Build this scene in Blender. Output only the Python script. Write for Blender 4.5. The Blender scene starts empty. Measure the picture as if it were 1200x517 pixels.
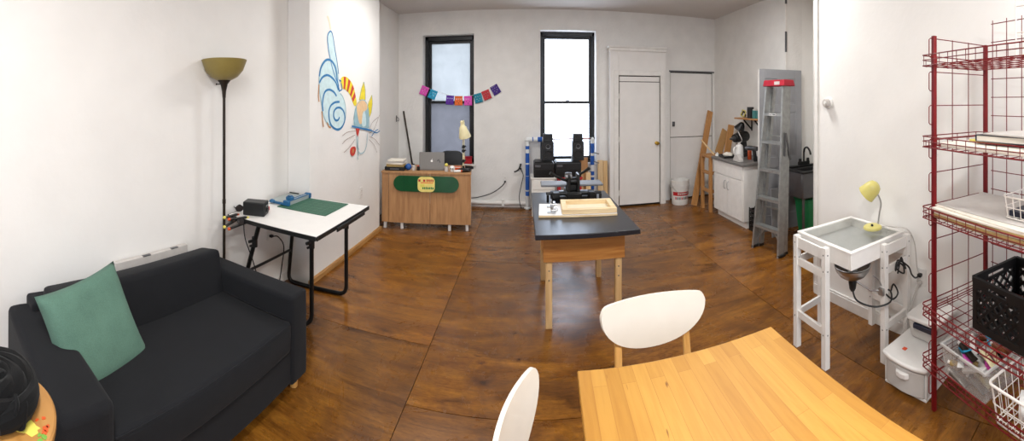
import bpy, bmesh, math, random
from mathutils import Vector, Matrix, Euler
random.seed(7)
PI = math.pi
sc = bpy.context.scene
C = sc.collection

# ------------------------------------------------------------------ materials
def lin(c):
    if isinstance(c, str):
        c = [int(c[i:i+2], 16)/255 for i in (0, 2, 4)]
    return tuple((v/12.92 if v <= .04045 else ((v+.055)/1.055)**2.4) for v in c) + (1.0,)

def new_mat(name):
    m = bpy.data.materials.new(name); m.use_nodes = True
    nt = m.node_tree
    return m, nt, nt.nodes['Principled BSDF']

def N(nt, kind, **kw):
    n = nt.nodes.new(kind)
    for k, v in kw.items():
        if k in n.inputs: n.inputs[k].default_value = v
        else: setattr(n, k, v)
    return n

def coords(nt, scale=(1, 1, 1), rot=(0, 0, 0)):
    t = N(nt, 'ShaderNodeTexCoord'); mp = N(nt, 'ShaderNodeMapping')
    mp.inputs['Scale'].default_value = scale; mp.inputs['Rotation'].default_value = rot
    nt.links.new(t.outputs['Object'], mp.inputs['Vector'])
    return mp.outputs['Vector']

def ramp(nt, fac, stops):
    r = N(nt, 'ShaderNodeValToRGB')
    e = r.color_ramp.elements
    while len(e) < len(stops): e.new(.5)
    for el, (p, c) in zip(e, stops):
        el.position = p; el.color = c if len(c) == 4 else tuple(c)+(1,)
    nt.links.new(fac, r.inputs['Fac'])
    return r.outputs['Color']

def bump(nt, b, height, strength, dist=.01):
    n = N(nt, 'ShaderNodeBump'); n.inputs['Strength'].default_value = strength; n.inputs['Distance'].default_value = dist
    nt.links.new(height, n.inputs['Height']); nt.links.new(n.outputs['Normal'], b.inputs['Normal'])

def scale_col(c, f):
    return tuple(min(1, v*f) for v in c[:3]) + (1,)

def mat(name, col, rough=.5, metal=0, var=.06, vs=14, bmp=0, bs=80, spec=.5, coat=0, alpha=1, trans=0, ior=1.45):
    m, nt, b = new_mat(name)
    c = lin(col)
    b.inputs['Roughness'].default_value = rough; b.inputs['Metallic'].default_value = metal
    b.inputs['Specular IOR Level'].default_value = spec; b.inputs['Coat Weight'].default_value = coat
    b.inputs['Alpha'].default_value = alpha; b.inputs['Transmission Weight'].default_value = trans
    b.inputs['IOR'].default_value = ior
    v = coords(nt)
    n = N(nt, 'ShaderNodeTexNoise', Scale=vs, Detail=4.0); nt.links.new(v, n.inputs['Vector'])
    nt.links.new(ramp(nt, n.outputs['Fac'], [(.3, scale_col(c, 1-var)), (.7, scale_col(c, 1+var))]), b.inputs['Base Color'])
    if bmp:
        n2 = N(nt, 'ShaderNodeTexNoise', Scale=bs, Detail=3.0); nt.links.new(v, n2.inputs['Vector'])
        bump(nt, b, n2.outputs['Fac'], bmp)
    return m

def wood(name, c1, c2, axis=0, sc_=3.0, stretch=14, rough=.5, coat=0, bmp=.05):
    m, nt, b = new_mat(name)
    s = [stretch]*3; s[axis] = 1
    v = coords(nt, tuple(x*sc_/3 for x in s))
    n = N(nt, 'ShaderNodeTexNoise', Scale=3.0, Detail=6.0, Distortion=.6); nt.links.new(v, n.inputs['Vector'])
    nt.links.new(ramp(nt, n.outputs['Fac'], [(.3, lin(c1)), (.68, lin(c2))]), b.inputs['Base Color'])
    b.inputs['Roughness'].default_value = rough; b.inputs['Coat Weight'].default_value = coat
    bump(nt, b, n.outputs['Fac'], bmp)
    return m

def fabric(name, col, scale=350, var=.12, bmp=.35):
    m, nt, b = new_mat(name)
    c = lin(col); v = coords(nt)
    w = N(nt, 'ShaderNodeTexNoise', Scale=scale, Detail=2.0); nt.links.new(v, w.inputs['Vector'])
    l = N(nt, 'ShaderNodeTexNoise', Scale=9.0, Detail=4.0); nt.links.new(v, l.inputs['Vector'])
    a = N(nt, 'ShaderNodeMath', operation='ADD'); nt.links.new(w.outputs['Fac'], a.inputs[0]); nt.links.new(l.outputs['Fac'], a.inputs[1])
    h = N(nt, 'ShaderNodeMath', operation='MULTIPLY'); nt.links.new(a.outputs[0], h.inputs[0]); h.inputs[1].default_value = .5
    nt.links.new(ramp(nt, h.outputs[0], [(.35, scale_col(c, 1-var)), (.65, scale_col(c, 1+var))]), b.inputs['Base Color'])
    b.inputs['Roughness'].default_value = .92; b.inputs['Specular IOR Level'].default_value = .2
    b.inputs['Sheen Weight'].default_value = .04
    bump(nt, b, a.outputs[0], bmp, .002)
    return m

def floor_material():
    m, nt, b = new_mat('stained_plywood')
    L = nt.links.new
    at = N(nt, 'ShaderNodeAttribute', attribute_name='sheet')
    v0 = coords(nt)
    off = N(nt, 'ShaderNodeVectorMath', operation='MULTIPLY_ADD')
    L(at.outputs['Color'], off.inputs[0]); off.inputs[1].default_value = (9, 7, 5); L(v0, off.inputs[2])
    mp = N(nt, 'ShaderNodeMapping'); mp.inputs['Scale'].default_value = (.9, 3.2, 1); L(off.outputs[0], mp.inputs['Vector'])
    g = N(nt, 'ShaderNodeTexNoise', Scale=2.2, Detail=10.0, Roughness=.66, Distortion=1.0); L(mp.outputs['Vector'], g.inputs['Vector'])
    big = N(nt, 'ShaderNodeTexNoise', Scale=1.6, Detail=8.0, Roughness=.7, Distortion=.6); L(off.outputs[0], big.inputs['Vector'])
    fine = N(nt, 'ShaderNodeTexNoise', Scale=30.0, Detail=6.0, Roughness=.7); L(mp.outputs['Vector'], fine.inputs['Vector'])
    base = ramp(nt, g.outputs['Fac'], [(.28, lin('56340e')), (.45, lin('784c1a')), (.56, lin('8c5c20')), (.74, lin('a6722a'))])
    wear = ramp(nt, big.outputs['Fac'], [(.30, (.64, .60, .57, 1)), (.46, (.88, .86, .84, 1)), (.70, (1.15, 1.10, 1.02, 1))])
    mul = N(nt, 'ShaderNodeMix', data_type='RGBA', blend_type='MULTIPLY'); mul.inputs[0].default_value = 1
    L(base, mul.inputs[6]); L(wear, mul.inputs[7])
    fm = N(nt, 'ShaderNodeMix', data_type='RGBA', blend_type='MULTIPLY'); fm.inputs[0].default_value = .8
    L(mul.outputs[2], fm.inputs[6]); L(ramp(nt, fine.outputs['Fac'], [(.33, (.55, .50, .47, 1)), (.55, (1, 1, 1, 1))]), fm.inputs[7])
    ms = N(nt, 'ShaderNodeMapping'); ms.inputs['Scale'].default_value = (.8, 16, 1); L(off.outputs[0], ms.inputs['Vector'])
    st = N(nt, 'ShaderNodeTexNoise', Scale=3.0, Detail=7.0, Roughness=.7, Distortion=.8); L(ms.outputs['Vector'], st.inputs['Vector'])
    sm = N(nt, 'ShaderNodeMix', data_type='RGBA', blend_type='MULTIPLY'); sm.inputs[0].default_value = .6
    L(fm.outputs[2], sm.inputs[6]); L(ramp(nt, st.outputs['Fac'], [(.36, (.52, .47, .43, 1)), (.50, (1, 1, 1, 1)), (.66, (1.12, 1.1, 1.06, 1))]), sm.inputs[7])
    v2 = N(nt, 'ShaderNodeTexVoronoi', Scale=3.3); 
    k2 = N(nt, 'ShaderNodeMix', data_type='RGBA', blend_type='MULTIPLY'); k2.inputs[0].default_value = 1
    L(sm.outputs[2], k2.inputs[6])
    # knots: dark smudges drawn out along the grain, with a hard little core
    dist = N(nt, 'ShaderNodeTexNoise', Scale=7.0, Detail=7.0, Roughness=.7); L(off.outputs[0], dist.inputs['Vector'])
    dv = N(nt, 'ShaderNodeVectorMath', operation='MULTIPLY_ADD'); L(dist.outputs['Color'], dv.inputs[0]); dv.inputs[1].default_value = (.30, .16, 0); L(off.outputs[0], dv.inputs[2])
    mv = N(nt, 'ShaderNodeMapping'); mv.inputs['Scale'].default_value = (1, 1.9, 1); L(dv.outputs[0], mv.inputs['Vector'])
    vo = N(nt, 'ShaderNodeTexVoronoi', Scale=1.75); L(mv.outputs['Vector'], vo.inputs['Vector'])
    L(mv.outputs['Vector'], v2.inputs['Vector'])
    L(ramp(nt, v2.outputs['Distance'], [(.02, (.32, .27, .24, 1)), (.05, (.62, .56, .52, 1)), (.11, (1, 1, 1, 1))]), k2.inputs[7])
    km = N(nt, 'ShaderNodeMix', data_type='RGBA', blend_type='MULTIPLY'); km.inputs[0].default_value = 1
    L(k2.outputs[2], km.inputs[6]); L(ramp(nt, vo.outputs['Distance'], [(.025, (.20, .16, .14, 1)), (.06, (.48, .42, .38, 1)), (.12, (.74, .69, .64, 1)), (.24, (1, 1, 1, 1))]), km.inputs[7])
    sh = N(nt, 'ShaderNodeMix', data_type='RGBA', blend_type='MULTIPLY'); sh.inputs[0].default_value = 1
    L(km.outputs[2], sh.inputs[6])
    sv = N(nt, 'ShaderNodeSeparateColor'); L(at.outputs['Color'], sv.inputs[0])
    L(ramp(nt, sv.outputs[2], [(0, (.80, .79, .78, 1)), (1, (1.06, 1.03, 1.0, 1))]), sh.inputs[7])
    L(sh.outputs[2], b.inputs['Base Color'])
    rr = N(nt, 'ShaderNodeMapRange'); rr.inputs['From Min'].default_value = .3; rr.inputs['From Max'].default_value = .7; rr.inputs['To Min'].default_value = .40; rr.inputs['To Max'].default_value = .16
    L(big.outputs['Fac'], rr.inputs['Value']); L(rr.outputs[0], b.inputs['Roughness'])
    b.inputs['Specular IOR Level'].default_value = .42
    bump(nt, b, g.outputs['Fac'], .08, .005)
    return m

def butcher_block():
    m, nt, b = new_mat('pine_butcher_block'); L = nt.links.new
    v = coords(nt, (1, 1, 1), (0, 0, PI/2))
    br = N(nt, 'ShaderNodeTexBrick', Scale=1.0)
    br.inputs['Color1'].default_value = lin('a97629'); br.inputs['Color2'].default_value = lin('bf8e3c'); br.inputs['Mortar'].default_value = lin('a06c28')
    br.inputs['Mortar Size'].default_value = .0006; br.inputs['Brick Width'].default_value = .52; br.inputs['Row Height'].default_value = .047
    br.inputs['Bias'].default_value = .1; br.offset = .37; br.offset_frequency = 2; L(v, br.inputs['Vector'])
    v2 = coords(nt, (22, 1.6, 1)); n = N(nt, 'ShaderNodeTexNoise', Scale=3.0, Detail=6.0, Distortion=.5); L(v2, n.inputs['Vector'])
    mx = N(nt, 'ShaderNodeMix', data_type='RGBA', blend_type='MULTIPLY'); mx.inputs[0].default_value = .8
    L(br.outputs['Color'], mx.inputs[6]); L(ramp(nt, n.outputs['Fac'], [(.3, (.86, .80, .70, 1)), (.6, (1, 1, 1, 1))]), mx.inputs[7])
    v3 = coords(nt, (26, 5, 1), (0, 0, .25)); k = N(nt, 'ShaderNodeTexNoise', Scale=1.5, Detail=2.0); L(v3, k.inputs['Vector'])
    m2 = N(nt, 'ShaderNodeMix', data_type='RGBA', blend_type='MULTIPLY'); m2.inputs[0].default_value = 1
    L(mx.outputs[2], m2.inputs[6]); L(ramp(nt, k.outputs['Fac'], [(.235, (.35, .24, .16, 1)), (.285, (1, 1, 1, 1))]), m2.inputs[7])
    L(m2.outputs[2], b.inputs['Base Color'])
    b.inputs['Roughness'].default_value = .5; b.inputs['Specular IOR Level'].default_value = .4
    bump(nt, b, n.outputs['Fac'], .03)
    return m

def film(name, col, transl=.8, rough=.6):
    """thin translucent sheet: daylight glows through it"""
    m, nt, b = new_mat(name); L = nt.links.new
    out = nt.nodes['Material Output']; nt.nodes.remove(b)
    v = coords(nt); n = N(nt, 'ShaderNodeTexNoise', Scale=4.0, Detail=6.0, Distortion=.6); L(v, n.inputs['Vector'])
    c = lin(col); cc = ramp(nt, n.outputs['Fac'], [(.3, scale_col(c, .9)), (.7, scale_col(c, 1.06))])
    t = N(nt, 'ShaderNodeBsdfTranslucent'); d = N(nt, 'ShaderNodeBsdfDiffuse'); L(cc, t.inputs['Color']); L(cc, d.inputs['Color'])
    mx = N(nt, 'ShaderNodeMixShader'); mx.inputs[0].default_value = transl
    L(d.outputs[0], mx.inputs[1]); L(t.outputs[0], mx.inputs[2]); L(mx.outputs[0], out.inputs['Surface'])
    return m

def thin_glass(name, tint, gloss=.08, rough=.02):
    m, nt, b = new_mat(name); L = nt.links.new
    out = nt.nodes['Material Output']; nt.nodes.remove(b)
    v = coords(nt); n = N(nt, 'ShaderNodeTexNoise', Scale=6.0); L(v, n.inputs['Vector'])
    c = lin(tint)
    t = N(nt, 'ShaderNodeBsdfTransparent'); g = N(nt, 'ShaderNodeBsdfGlossy'); g.inputs['Roughness'].default_value = rough
    L(ramp(nt, n.outputs['Fac'], [(.3, scale_col(c, .97)), (.7, scale_col(c, 1.0))]), t.inputs['Color'])
    mx = N(nt, 'ShaderNodeMixShader'); mx.inputs[0].default_value = gloss
    L(t.outputs[0], mx.inputs[1]); L(g.outputs[0], mx.inputs[2]); L(mx.outputs[0], out.inputs['Surface'])
    return m

M = {}
M['wall'] = mat('painted_plaster', 'e6e4e0', .62, var=.025, vs=3, bmp=.10, bs=22)
M['wall_rough'] = mat('painted_brick_plaster', 'e0deda', .6, var=.04, vs=5, bmp=.35, bs=30)
M['ceiling'] = mat('ceiling_paint', 'cfcac6', .8, var=.03, vs=2, bmp=.08, bs=12)
M['floor'] = floor_material()
M['subfloor'] = mat('subfloor_gap', '2b1a0e', .8)
M['tan_trim'] = wood('tan_floor_trim', '9c6f3c', 'c09258', 1)
M['white_trim'] = mat('white_trim_paint', 'e0ddd8', .45, var=.05)
M['door'] = mat('door_paint', 'e0ddd9', .5, var=.03, vs=5, bmp=.12, bs=40)
M['dark_gap'] = mat('dark_gap', '2c2723', .9)
M['black_frame'] = mat('black_window_paint', '1d1d1f', .38, var=.12)
M['glass'] = thin_glass('window_glass', 'f4f8ff')
M['film_up'] = film('white_window_film', '80807d', .75)
M['film_low'] = film('grey_window_film', '5c5a5c', .60)
M['brass'] = mat('brass', 'b08d3c', .28, 1)
M['steel'] = mat('steel', 'b9b9b9', .3, 1)
M['darksteel'] = mat('dark_steel', '6d6d6f', .35, .9)
M['alu'] = mat('worn_aluminium', 'a4a5a3', .42, .75, var=.12, vs=22)
M['sofa'] = fabric('charcoal_canvas', '17181b')
M['green_fab'] = fabric('sage_green_linen', '547264', 260, .16)
M['black_cloth'] = fabric('black_cloth', '070708')
M['black'] = mat('black_plastic', '141414', .42, var=.15)
M['blackm'] = mat('black_metal', '171717', .36, .3)
M['black_lam'] = mat('black_laminate', '1b1d24', .30, var=.10, vs=30, spec=.6)
M['white_lam'] = mat('white_laminate', 'e9e7e3', .3, var=.02)
M['white_paint'] = mat('white_painted_wood', 'e2dfda', .42, var=.04)
M['chair_white'] = mat('white_chair_lacquer', 'ddd6ca', .38, var=.02)
M['white_pl'] = mat('white_plastic', 'dcdad6', .4, var=.03)
M['pvc'] = mat('pvc_white', 'd9dcdc', .35, var=.04)
M['blue_tape'] = mat('blue_masking_tape', '1f55a8', .6)
M['copper'] = mat('copper_rod', '8a4a30', .35, .8)
M['red_wire'] = mat('red_enamelled_wire', '6e0b10', .45, var=.14, spec=.35)
M['white_wire'] = mat('white_coated_wire', 'ddd6cf', .4)
M['birch'] = wood('pale_birch', 'c9a777', 'dfc498', 2)
M['birch_x'] = wood('pale_birch_x', 'ceb083', 'e6cfa4', 0)
M['leg_pine'] = wood('unfinished_pine', 'bd9663', 'd9b886', 2)
M['chair_wood'] = wood('honey_beech', 'bd8a45', 'd7a560', 2)
M['plyfront'] = wood('desk_plywood', '9b7048', 'b68a5d', 2, 3, 9)
M['apron'] = wood('oak_veneer', '9a5f26', 'b9803f', 0, 3, 16)
M['plank'] = wood('brown_plank', 'a3713f', 'bd8a53', 2)
M['cardboard'] = mat('cardboard', 'a98252', .8)
M['pine_top'] = butcher_block()
M['stool_wood'] = wood('stool_pine', '98692f', 'b08044', 0, 3, 8)
M['yellow_paint'] = mat('yellow_paint', 'd8cb5e', .35)
M['orange_paint'] = mat('orange_paint', 'c9501e', .4)
M['green_paint'] = mat('green_paint', '6a9a3c', .4)
M['red'] = mat('red_plastic', 'b3232a', .4)
M['crimson'] = mat('ladder_red', 'a3182c', .5, var=.2)
M['olive'] = mat('olive_glass_shade', '8a7a42', .42, var=.05)
M['bronze'] = mat('dark_bronze', '2e261f', .45, .5)
M['mat_green'] = mat('cutting_mat_green', '2f5c48', .6, var=.05)
M['trim_grey'] = mat('trimmer_bed', '9ba3a2', .4)
M['platen_grey'] = mat('press_platen', '6c6e72', .55)
M['trim_blue'] = mat('trimmer_blue', '1f5b86', .4)
M['grey_door'] = mat('grey_primer', '8f9093', .5, var=.03)
M['counter'] = mat('grey_countertop', '6e6b68', .45, var=.12, vs=60)
M['green_pl'] = mat('green_plastic', '1e7a48', .4)
M['lemon'] = mat('lemon_enamel', 'c6bc6c', .35, var=.03, coat=.2)
M['cream'] = mat('cream_enamel', 'ddd3a8', .4)
M['paper'] = mat('paper', 'e6dfd2', .7, var=.03)
M['paper_grey'] = mat('grey_paper', 'bcb7b2', .7)
M['kraft'] = mat('kraft_board', 'a88f5c', .8)
M['bucket'] = mat('bucket_white', 'd9d7d2', .42)
M['laptop'] = mat('brushed_aluminium', '736f6a', .45, .5, var=.03)
M['logo_white'] = mat('logo_white', 'eceae6', .4)
M['skate'] = mat('skate_green', '0b4a26', .3, var=.1, coat=.3)
M['skate_dark'] = mat('skate_dark_green', '083a1e', .35)
M['sticker'] = mat('sticker_yellow', 'e3d27a', .5, var=.08)
def milky(name, col, clear=.62):
    m, nt, b = new_mat(name); L = nt.links.new
    out = nt.nodes['Material Output']
    v = coords(nt); n = N(nt, 'ShaderNodeTexNoise', Scale=9.0); L(v, n.inputs['Vector'])
    L(ramp(nt, n.outputs['Fac'], [(.3, scale_col(lin(col), .95)), (.7, lin(col))]), b.inputs['Base Color']); b.inputs['Roughness'].default_value = .3
    t = N(nt, 'ShaderNodeBsdfTransparent'); mx = N(nt, 'ShaderNodeMixShader'); mx.inputs[0].default_value = clear
    L(b.outputs[0], mx.inputs[1]); L(t.outputs[0], mx.inputs[2]); L(mx.outputs[0], out.inputs['Surface'])
    return m
M['clear'] = milky('clear_polypropylene', 'd6d4d0', .76)
M['frost'] = mat('frosted_plastic', 'cfcdc9', .42, alpha=.82, var=.03)
M['navy'] = mat('navy_plastic', '14172a', .4)
M['lightbox_glass'] = thin_glass('lightbox_glass', 'f6f7f6', .10, .06)
M['lb_inner'] = mat('frosted_lightbox_sheet', 'c3c3c2', .45)
M['teal'] = mat('teal_ceramic', '3f7a78', .35)
M['blue'] = mat('blue_rubber', '1e4f94', .5)
M['rust'] = mat('rust_label', '8a4a22', .5)
M['crate_black'] = mat('crate_black', '0b0b0c', .5)
M['skin_tube'] = mat('metal_paint_tube', '8f8b88', .32, .7, var=.3)
M['pink'] = mat('pink_paper', 'd94fb0', .7)
M['orange'] = mat('orange_paper', 'e0692c', .7)
M['purple'] = mat('purple_paper', '5a2b9a', .7)
M['cyan'] = mat('cyan_paper', '2498c0', .7)
M['teal_paper'] = mat('teal_paper', '1d7f96', .7)
M['red_paper'] = mat('red_paper', 'b8323a', .7)
M['violet'] = mat('violet_paper', '3f2379', .7)
# mural paints
for k, c in dict(mu_blue='2f77ad', mu_pale='c6dde0', mu_cream='e6dcc0', mu_yel='e3cf2e', mu_red='bf3b2e', mu_tan='e2bf93', mu_mid='94b6c0', mu_rust='c08a55', mu_whisker='8a7468').items():
    M[k] = mat('mural_'+k[3:], c, .65, var=.08, vs=20)

# ------------------------------------------------------------------ mesh helpers
def nb(): return bmesh.new()

def T(x=0, y=0, z=0, rx=0, ry=0, rz=0):
    return Matrix.Translation((x, y, z)) @ Euler((rx, ry, rz)).to_matrix().to_4x4()

def _v(bm, pts, Mx):
    return [bm.verts.new(Mx @ Vector(p) if Mx else Vector(p)) for p in pts]

def _f(bm, vs, mi):
    try:
        f = bm.faces.new(vs); f.material_index = mi; return f
    except ValueError: return None

def box(bm, x0, x1, y0, y1, z0, z1, mi=0, Mx=None):
    v = _v(bm, [(x0, y0, z0), (x1, y0, z0), (x1, y1, z0), (x0, y1, z0), (x0, y0, z1), (x1, y0, z1), (x1, y1, z1), (x0, y1, z1)], Mx)
    for q in ((3, 2, 1, 0), (4, 5, 6, 7), (0, 1, 5, 4), (1, 2, 6, 5), (2, 3, 7, 6), (3, 0, 4, 7)):
        _f(bm, [v[i] for i in q], mi)

def hexa(bm, bot, top, mi=0, Mx=None):
    v = _v(bm, list(bot)+list(top), Mx)
    for q in ((3, 2, 1, 0), (4, 5, 6, 7), (0, 1, 5, 4), (1, 2, 6, 5), (2, 3, 7, 6), (3, 0, 4, 7)):
        _f(bm, [v[i] for i in q], mi)

def bar(bm, p, q, w, d, mi=0, up=(0, 0, 1), Mx=None):
    """rectangular bar from p to q, width w across 'side', depth d along the third axis"""
    p, q = Vector(p), Vector(q); t = (q-p).normalized(); u = Vector(up)
    if abs(t.dot(u)) > .98: u = Vector((0, 1, 0))
    s = t.cross(u).normalized(); n = s.cross(t).normalized()
    def ring(c): return [c-s*w/2-n*d/2, c+s*w/2-n*d/2, c+s*w/2+n*d/2, c-s*w/2+n*d/2]
    hexa(bm, ring(p), ring(q), mi, Mx)

def tube(bm, pts, r, n=8, closed=False, mi=0, Mx=None):
    pts = [Vector(p) for p in pts]; k = len(pts)
    rings = []; prev = None
    for i, p in enumerate(pts):
        a = pts[(i-1) % k] if (closed or i > 0) else p
        b = pts[(i+1) % k] if (closed or i < k-1) else p
        t = (b-a)
        if t.length < 1e-9: t = Vector((0, 0, 1))
        t.normalize()
        if prev is None:
            u = Vector((0, 0, 1)) if abs(t.z) < .9 else Vector((1, 0, 0))
            s = t.cross(u).normalized()
        else:
            s = prev - t*prev.dot(t)
            if s.length < 1e-6: s = t.cross(Vector((0, 0, 1)) if abs(t.z) < .9 else Vector((1, 0, 0)))
            s.normalize()
        prev = s; w = t.cross(s)
        rr = r[i] if isinstance(r, (list, tuple)) else r
        rings.append(_v(bm, [p + (s*math.cos(2*PI*j/n) + w*math.sin(2*PI*j/n))*rr for j in range(n)], Mx))
    for i in range(k if closed else k-1):
        A, B = rings[i], rings[(i+1) % k]
        for j in range(n):
            _f(bm, [A[j], A[(j+1) % n], B[(j+1) % n], B[j]], mi)
    if not closed:
        _f(bm, rings[0][::-1], mi); _f(bm, rings[-1], mi)

def lathe(bm, prof, n=32, mi=0, Mx=None):
    """profile of (radius, z); open ends with r>0 are capped when the list starts/ends at r=0"""
    rings = []
    for r, z in prof:
        if r < 1e-6: rings.append(_v(bm, [(0, 0, z)], Mx))
        else: rings.append(_v(bm, [(r*math.cos(2*PI*j/n), r*math.sin(2*PI*j/n), z) for j in range(n)], Mx))
    for A, B in zip(rings, rings[1:]):
        for j in range(n):
            a, b = A[j % len(A)], A[(j+1) % len(A)]; c, d = B[(j+1) % len(B)], B[j % len(B)]
            q = []
            for x in (a, b, c, d):
                if x not in q: q.append(x)
            if len(q) > 2: _f(bm, q, mi)

def prism(bm, outline, z0, z1, mi=0, Mx=None):
    a = _v(bm, [(x, y, z0) for x, y in outline], Mx); b = _v(bm, [(x, y, z1) for x, y in outline], Mx)
    _f(bm, a[::-1], mi); _f(bm, b, mi)
    k = len(outline)
    for i in range(k): _f(bm, [a[i], a[(i+1) % k], b[(i+1) % k], b[i]], mi)

def curve(pts, n=6, closed=False):
    """Catmull-Rom"""
    P = [Vector(p) for p in pts]; k = len(P); out = []
    for i in range(k if closed else k-1):
        if closed: p0, p1, p2, p3 = P[(i-1) % k], P[i], P[(i+1) % k], P[(i+2) % k]
        else: p0, p1, p2, p3 = P[max(i-1, 0)], P[i], P[i+1], P[min(i+2, k-1)]
        for j in range(n):
            t = j/n
            out.append(.5*((2*p1)+(p2-p0)*t+(2*p0-5*p1+4*p2-p3)*t*t+(3*p1-p0-3*p2+p3)*t**3))
    if not closed: out.append(P[-1])
    return out

def rrect(x0, x1, y0, y1, r, n=5):
    out = []
    for cx, cy, a in ((x1-r, y0+r, -PI/2), (x1-r, y1-r, 0), (x0+r, y1-r, PI/2), (x0+r, y0+r, PI)):
        for i in range(n+1):
            t = a + i*PI/2/n; out.append((cx+r*math.cos(t), cy+r*math.sin(t)))
    return out

def obj(name, bm, mats, parent=None, bevel=0, seg=2, angle=35, sub=0, loc=None, rot=None):
    bmesh.ops.recalc_face_normals(bm, faces=bm.faces)
    me = bpy.data.meshes.new(name); bm.to_mesh(me); bm.free()
    for p in me.polygons: p.use_smooth = True
    me.set_sharp_from_angle(angle=math.radians(angle))
    for m in (mats if isinstance(mats, (list, tuple)) else [mats]):
        me.materials.append(M[m] if isinstance(m, str) else m)
    o = bpy.data.objects.new(name, me); C.objects.link(o)
    if parent: o.parent = parent
    if loc: o.location = loc
    if rot: o.rotation_euler = rot
    if bevel:
        b = o.modifiers.new('bevel', 'BEVEL'); b.width = bevel; b.segments = seg; b.limit_method = 'ANGLE'; b.angle_limit = math.radians(40)
        b.harden_normals = False
    if sub:
        s = o.modifiers.new('sub', 'SUBSURF'); s.levels = sub; s.render_levels = sub
    return o

def tag(o, label, cat, group=None):
    o['label'] = label; o['category'] = cat
    if group: o['group'] = group
    return o

def thing(name, label, cat, loc=(0, 0, 0), rz=0, group=None, rot=None):
    o = bpy.data.objects.new(name, None); C.objects.link(o); o.empty_display_size = .1
    o.location = loc; o.rotation_euler = rot if rot else (0, 0, rz)
    return tag(o, label, cat, group)

def struct(name, bm, mats, parent=None, bevel=0):
    o = obj(name, bm, mats, parent, bevel)
    if parent is None: o['kind'] = 'structure'
    return o

def struct_root(name, loc=(0, 0, 0)):
    o = bpy.data.objects.new(name, None); C.objects.link(o); o.location = loc; o['kind'] = 'structure'
    return o

def copy_tree(o, label=None, loc=None, rz=None, group=None):
    c = o.copy(); C.objects.link(c)
    for ch in list(o.children):
        d = ch.copy(); C.objects.link(d); d.parent = c
        for g in list(ch.children):
            e = g.copy(); C.objects.link(e); e.parent = d
    if label: c['label'] = label
    if loc: c.location = loc
    if rz is not None: c.rotation_euler = (0, 0, rz)
    if group: c['group'] = group
    return c

def ball(bm, c, r, n=16, mi=0, sz=1.0, Mx=None):
    k = n//2
    X = Matrix.Translation(c) if Mx is None else Mx @ Matrix.Translation(c)
    lathe(bm, [(r*math.sin(PI*i/k), -r*sz*math.cos(PI*i/k)) for i in range(k+1)], n, mi, X)

# ================================================================== SETTING
CEIL = 3.07
def floor_mesh():
    bm = nb(); cl = bm.loops.layers.color.new('sheet')
    xs = [-2.3, -1.88, -.66, 1.82, 3.8]
    seams = [[.5, 2.9], [.06, 2.5, 4.94], [-.46, .76, 1.98, 3.9, 5.12], [-.3, 2.15, 4.6]]
    g = .0022
    for i in range(4):
        ys = [-2.7] + [s for s in seams[i] if s > -2.6] + [6.3]
        for a, b in zip(ys, ys[1:]):
            k = len(bm.faces)
            box(bm, xs[i]+g, xs[i+1]-g, a+g, b-g, -.02, 0)
            bm.faces.ensure_lookup_table()
            c = (random.random(), random.random(), random.random(), 1)
            for f in bm.faces[k:]:
                for l in f.loops: l[cl] = c
    box(bm, -2.3, 3.8, -2.7, 6.3, -.1, -.02, 1)
    return bm
struct('floor', floor_mesh(), ['floor', 'subfloor'])
bm = nb(); box(bm, -2.4, 3.9, -2.8, 6.4, CEIL, CEIL+.15); struct('ceiling', bm, 'ceiling')

BW = 5.95
W1 = (-1.69, -.86, .66, 2.70); W2 = (.175, 1.045, .68, 2.745)
D2 = (2.29, 3.08, 0, 2.14)
def back_wall():
    bm = nb(); holes = [W1, W2, D2]
    xs = sorted({-2.3, 3.4, *[h[0] for h in holes], *[h[1] for h in holes]})
    zs = sorted({0, CEIL, *[h[2] for h in holes], *[h[3] for h in holes]})
    for a, b in zip(xs, xs[1:]):
        for c, d in zip(zs, zs[1:]):
            mx, mz = (a+b)/2, (c+d)/2
            if any(h[0] < mx < h[1] and h[2] < mz < h[3] for h in holes[:2]): continue
            if D2[0] < mx < D2[1] and D2[2] < mz < D2[3]: box(bm, a, b, BW+.06, BW+.36, c, d); continue
            box(bm, a, b, BW, BW+.36, c, d)
    bmesh.ops.remove_doubles(bm, verts=bm.verts, dist=1e-5)
    # drop the faces between neighbouring cells
    bm.verts.index_update()
    seen = {}
    for f in bm.faces:
        seen.setdefault(tuple(sorted(v.index for v in f.verts)), []).append(f)
    bmesh.ops.delete(bm, geom=[f for fs in seen.values() if len(fs) > 1 for f in fs], context='FACES')
    return bm
struct('wall_back', back_wall(), 'wall_rough')
bm = nb(); box(bm, -2.3, -2.1, -2.7, 6.2, 0, CEIL); struct('wall_left', bm, 'wall')
bm = nb(); box(bm, -2.1, -1.86, 2.89, 4.53, 0, CEIL); struct('wall_chimney_breast', bm, 'wall', bevel=.004)
bm = nb(); box(bm, 3.12, 3.4, 3.95, 6.2, 0, CEIL); struct('wall_right', bm, 'wall_rough')
bm = nb(); box(bm, 3.6, 3.8, 2.3, 3.95, 0, CEIL); struct('wall_alcove', bm, 'wall')
bm = nb(); box(bm, 3.4, 3.8, 3.95, 4.1, 0, CEIL); struct('wall_alcove_return', bm, 'wall')
bm = nb(); box(bm, 2.245, 3.8, -2.7, 2.43, 0, CEIL); struct('wall_partition', bm, 'wall', bevel=.004)
W3 = (-.9, 1.3, .8, 2.7)
bm = nb(); box(bm, -2.3, W3[0], -2.9, -2.7, 0, CEIL); box(bm, W3[1], 3.8, -2.9, -2.7, 0, CEIL); box(bm, W3[0], W3[1], -2.9, -2.7, 0, W3[2]); box(bm, W3[0], W3[1], -2.9, -2.7, W3[3], CEIL); struct('wall_front', bm, 'wall')
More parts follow.
